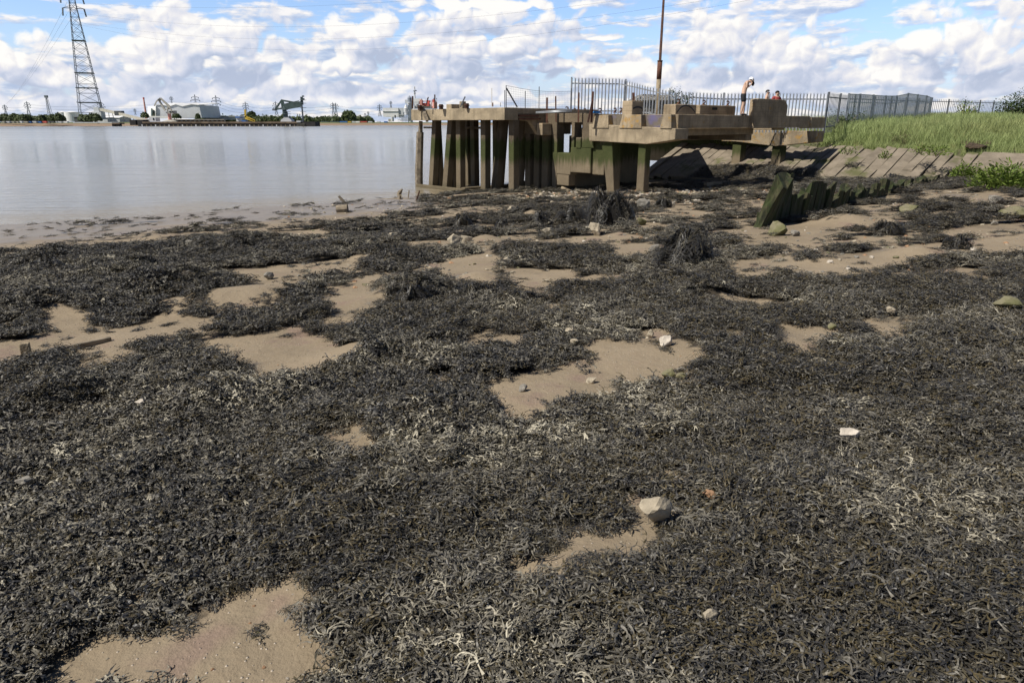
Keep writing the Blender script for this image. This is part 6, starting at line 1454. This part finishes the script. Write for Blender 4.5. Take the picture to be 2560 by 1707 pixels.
# hoardings, containers and cars along the shore
rg = random.Random(9)
for i in range(15):
    x = 20 + i * 52 + rg.uniform(-12, 12); 
    m = MB(); fb(m, Z6(min(x, 800), 392 + rg.uniform(-2, 3)), Z6(min(x, 800) + rg.uniform(30, 55), 412), 620 + i * 2, 3); o = m.build('container', M[rg.choice(('greylight', 'white', 'bluepaint', 'redpaint', 'greydark', 'cream'))], None); tag(o, 'small box or container on the green strip below the trees at the far left', 'container', 'containers on the far left shore')
m = MB(); fb(m, Z6(860, 404), Z6(1400, 414), 640, 1); tag(m.build('hoarding', M['greylight'], None), 'low pale hoarding along the shore below the riverside bush', 'hoarding')
for i, (x0, x1) in enumerate(((10, 150), (165, 330), (340, 470), (480, 530), (550, 600), (612, 685), (700, 810), (830, 900), (980, 1040), (1105, 1165))):
    m = MB(); fb(m, Z8(x0, 716), Z8(x1, 740), 930, 4); tag(m.build('container', M[('cranegreen', 'cranegreen', 'bluepaint', 'yellow', 'greylight', 'white', 'redpaint', 'greylight', 'greyclad', 'bluepaint')[i]], None), 'low coloured container on the shore in front of the far wood', 'container', 'containers before the far wood')
# trees of the far shore
def far_wood():
    rng = random.Random(21); V, F, A = [], [], []
    def crown(c, w, h, n):
        for _ in range(n):
            d = Vector((rng.gauss(0, 1), rng.gauss(0, 1), abs(rng.gauss(0, 1)) * .9 - .1)).normalized(); p = c + Vector((d.x * w / 2, d.y * w / 2, d.z * h)) * rng.uniform(.65, 1.05); s = rng.uniform(.7, 1.7) * w * .085; a = Vector((rng.gauss(0, 1), rng.gauss(0, 1), rng.gauss(0, 1))).normalized() * s; b_ = a.cross(d).normalized() * s; k = len(V); t = rng.random()
            V.extend([p - a, p + b_, p + a, p - b_]); A.extend([t] * 4); F.append((k, k + 1, k + 2, k + 3))
    for i in range(150):
        x = rng.uniform(740, 2760); u = 340 + (x - 0) * .2126; y = rng.uniform(1000, 1200); b0 = at(u, 304.5, y); crown(b0, rng.uniform(9, 16), rng.uniform(4.5, 9) + (3 if rng.random() < .12 else 0), 120)
    for i in range(60):
        u = Z7(1380, 0)[0] + rng.uniform(0, 75); y = rng.uniform(800, 900); b0 = at(u, 303, y); crown(b0, rng.uniform(6, 11), rng.uniform(3, 6), 90)
    o = np_mesh('far_wood', [tuple(v) for v in V], F, M['farleaf'], {'tone': A}); tag(o, 'dark green wood along the far shore behind the ship loader and left of the works', 'wood', kind='stuff')
    def one(u, vb, w, h, y, label, seed, grp=None):
        nonlocal V, F, A
        V, F, A = [], [], []; b0 = at(u, vb, y); r = root('tree', b0, label, 'tree', grp); crown(Vector((0, 0, h * .25)), w, h * .78, 420)
        o = np_mesh('crown', [tuple(v) for v in V], F, M['farleaf'], {'tone': A}); o.parent = r; t = MB(); t.tube([b0 - Vector((0, 0, 1)), b0 + Vector((0, 0, h * .5))], [w * .05, w * .03], 6); t.build('trunk', M['timber'], r)
    for i in range(17): one(2 + i * 9.6 + rng.uniform(-3, 3), 306, rng.uniform(6.5, 9), rng.uniform(5.0, 8.0), rng.uniform(660, 720), 'round dark tree in the shoreline row at the far left', i, 'row of trees at the far left')
    for i, u in enumerate((208, 220, 232, 243)): one(u, 306, 8, rng.uniform(6.5, 8), 650, 'round bush of the clump below the giant pylon', i, 'bushes below the giant pylon')
    for u, vb, w, h, y, lb in ((630, 300, 12, 9, 850, 'round tree right behind the yellow crane arms'), (442, 298, 9, 6, 820, 'tree in front of the left part of the grey factory hall'), (495, 298, 6, 6, 820, 'small tree in front of the right part of the grey factory hall'), (363, 297, 9, 7, 840, 'tree left of the white factory end'), (873, 304, 20, 14, 980, 'tallest tree of the far wood, below the twin pylons')): one(u, vb, w, h, y, lb, 3)
far_wood()
# overhead wires
def wire(pts, rad, label):
    c = []; P = [Vector(p) for p in pts]
    for i in range(41):
        f = i / 40; p = P[0].lerp(P[2], f); sag = 4 * f * (1 - f); mid = P[0].lerp(P[2], .5); c.append(p + (P[1] - mid) * sag)
    m = MB(); m.tube(c, rad, 4, cap=False); return tag(m.build('overhead_wire', M['wire'], None), label, 'wire', 'overhead power lines')
for k, (v0, vm, v1, u0, ue) in enumerate(((8, 0, -60, 201, 1900), (34, 52, -20, 204, 1900), (58, 84, 10, 206, 1900), (64, 112, 26, 208, 1900))):
    y1 = 560; a = at(u0 - 3, v0, 950); c = at(ue, v1 - 30, y1); mid = at(820, vm + 14, 800)
    wire((a, mid, c), .055, ('topmost power line sweeping right from the giant pylon', 'second power line from the top sweeping right from the giant pylon', 'third power line from the top sweeping right from the giant pylon', 'lowest power line sweeping right from the giant pylon')[k])
for k, (u0, v0, du) in enumerate(((168, 6, 0), (172, 28, -8), (176, 50, -14))):
    a = at(u0, v0, 950); c = at(u0 - 150 + du, 262, 2600); wire((a, a.lerp(c, .5) - Vector((0, 0, 10)), c), .10, ('power line running away left from the top arm of the giant pylon', 'power line running away left from the middle arm of the giant pylon', 'power line running away left from the lowest arm of the giant pylon')[k])
for i, (ua, va, ya, ub, vb, yb) in enumerate(((16, 268, 1500, 73, 262, 1400), (73, 262, 1400, 258, 264, 1700), (258, 266, 1700, 430, 254, 1600), (430, 254, 1600, 493, 248, 1250), (493, 250, 1250, 545, 252, 1150), (545, 252, 1150, 617, 266, 1400), (617, 266, 1400, 692, 266, 1400), (692, 266, 1400, 834, 264, 1500), (841, 264, 1520, 950, 270, 1500), (950, 270, 1500, 1060, 266, 1500))):
    for j, dv in enumerate((0, 7, 15)):
        a, c = at(ua, va + dv, ya), at(ub, vb + dv, yb); wire((a, a.lerp(c, .5) - Vector((0, 0, 4)), c), .14, 'thin power line strung between the smaller far pylons')
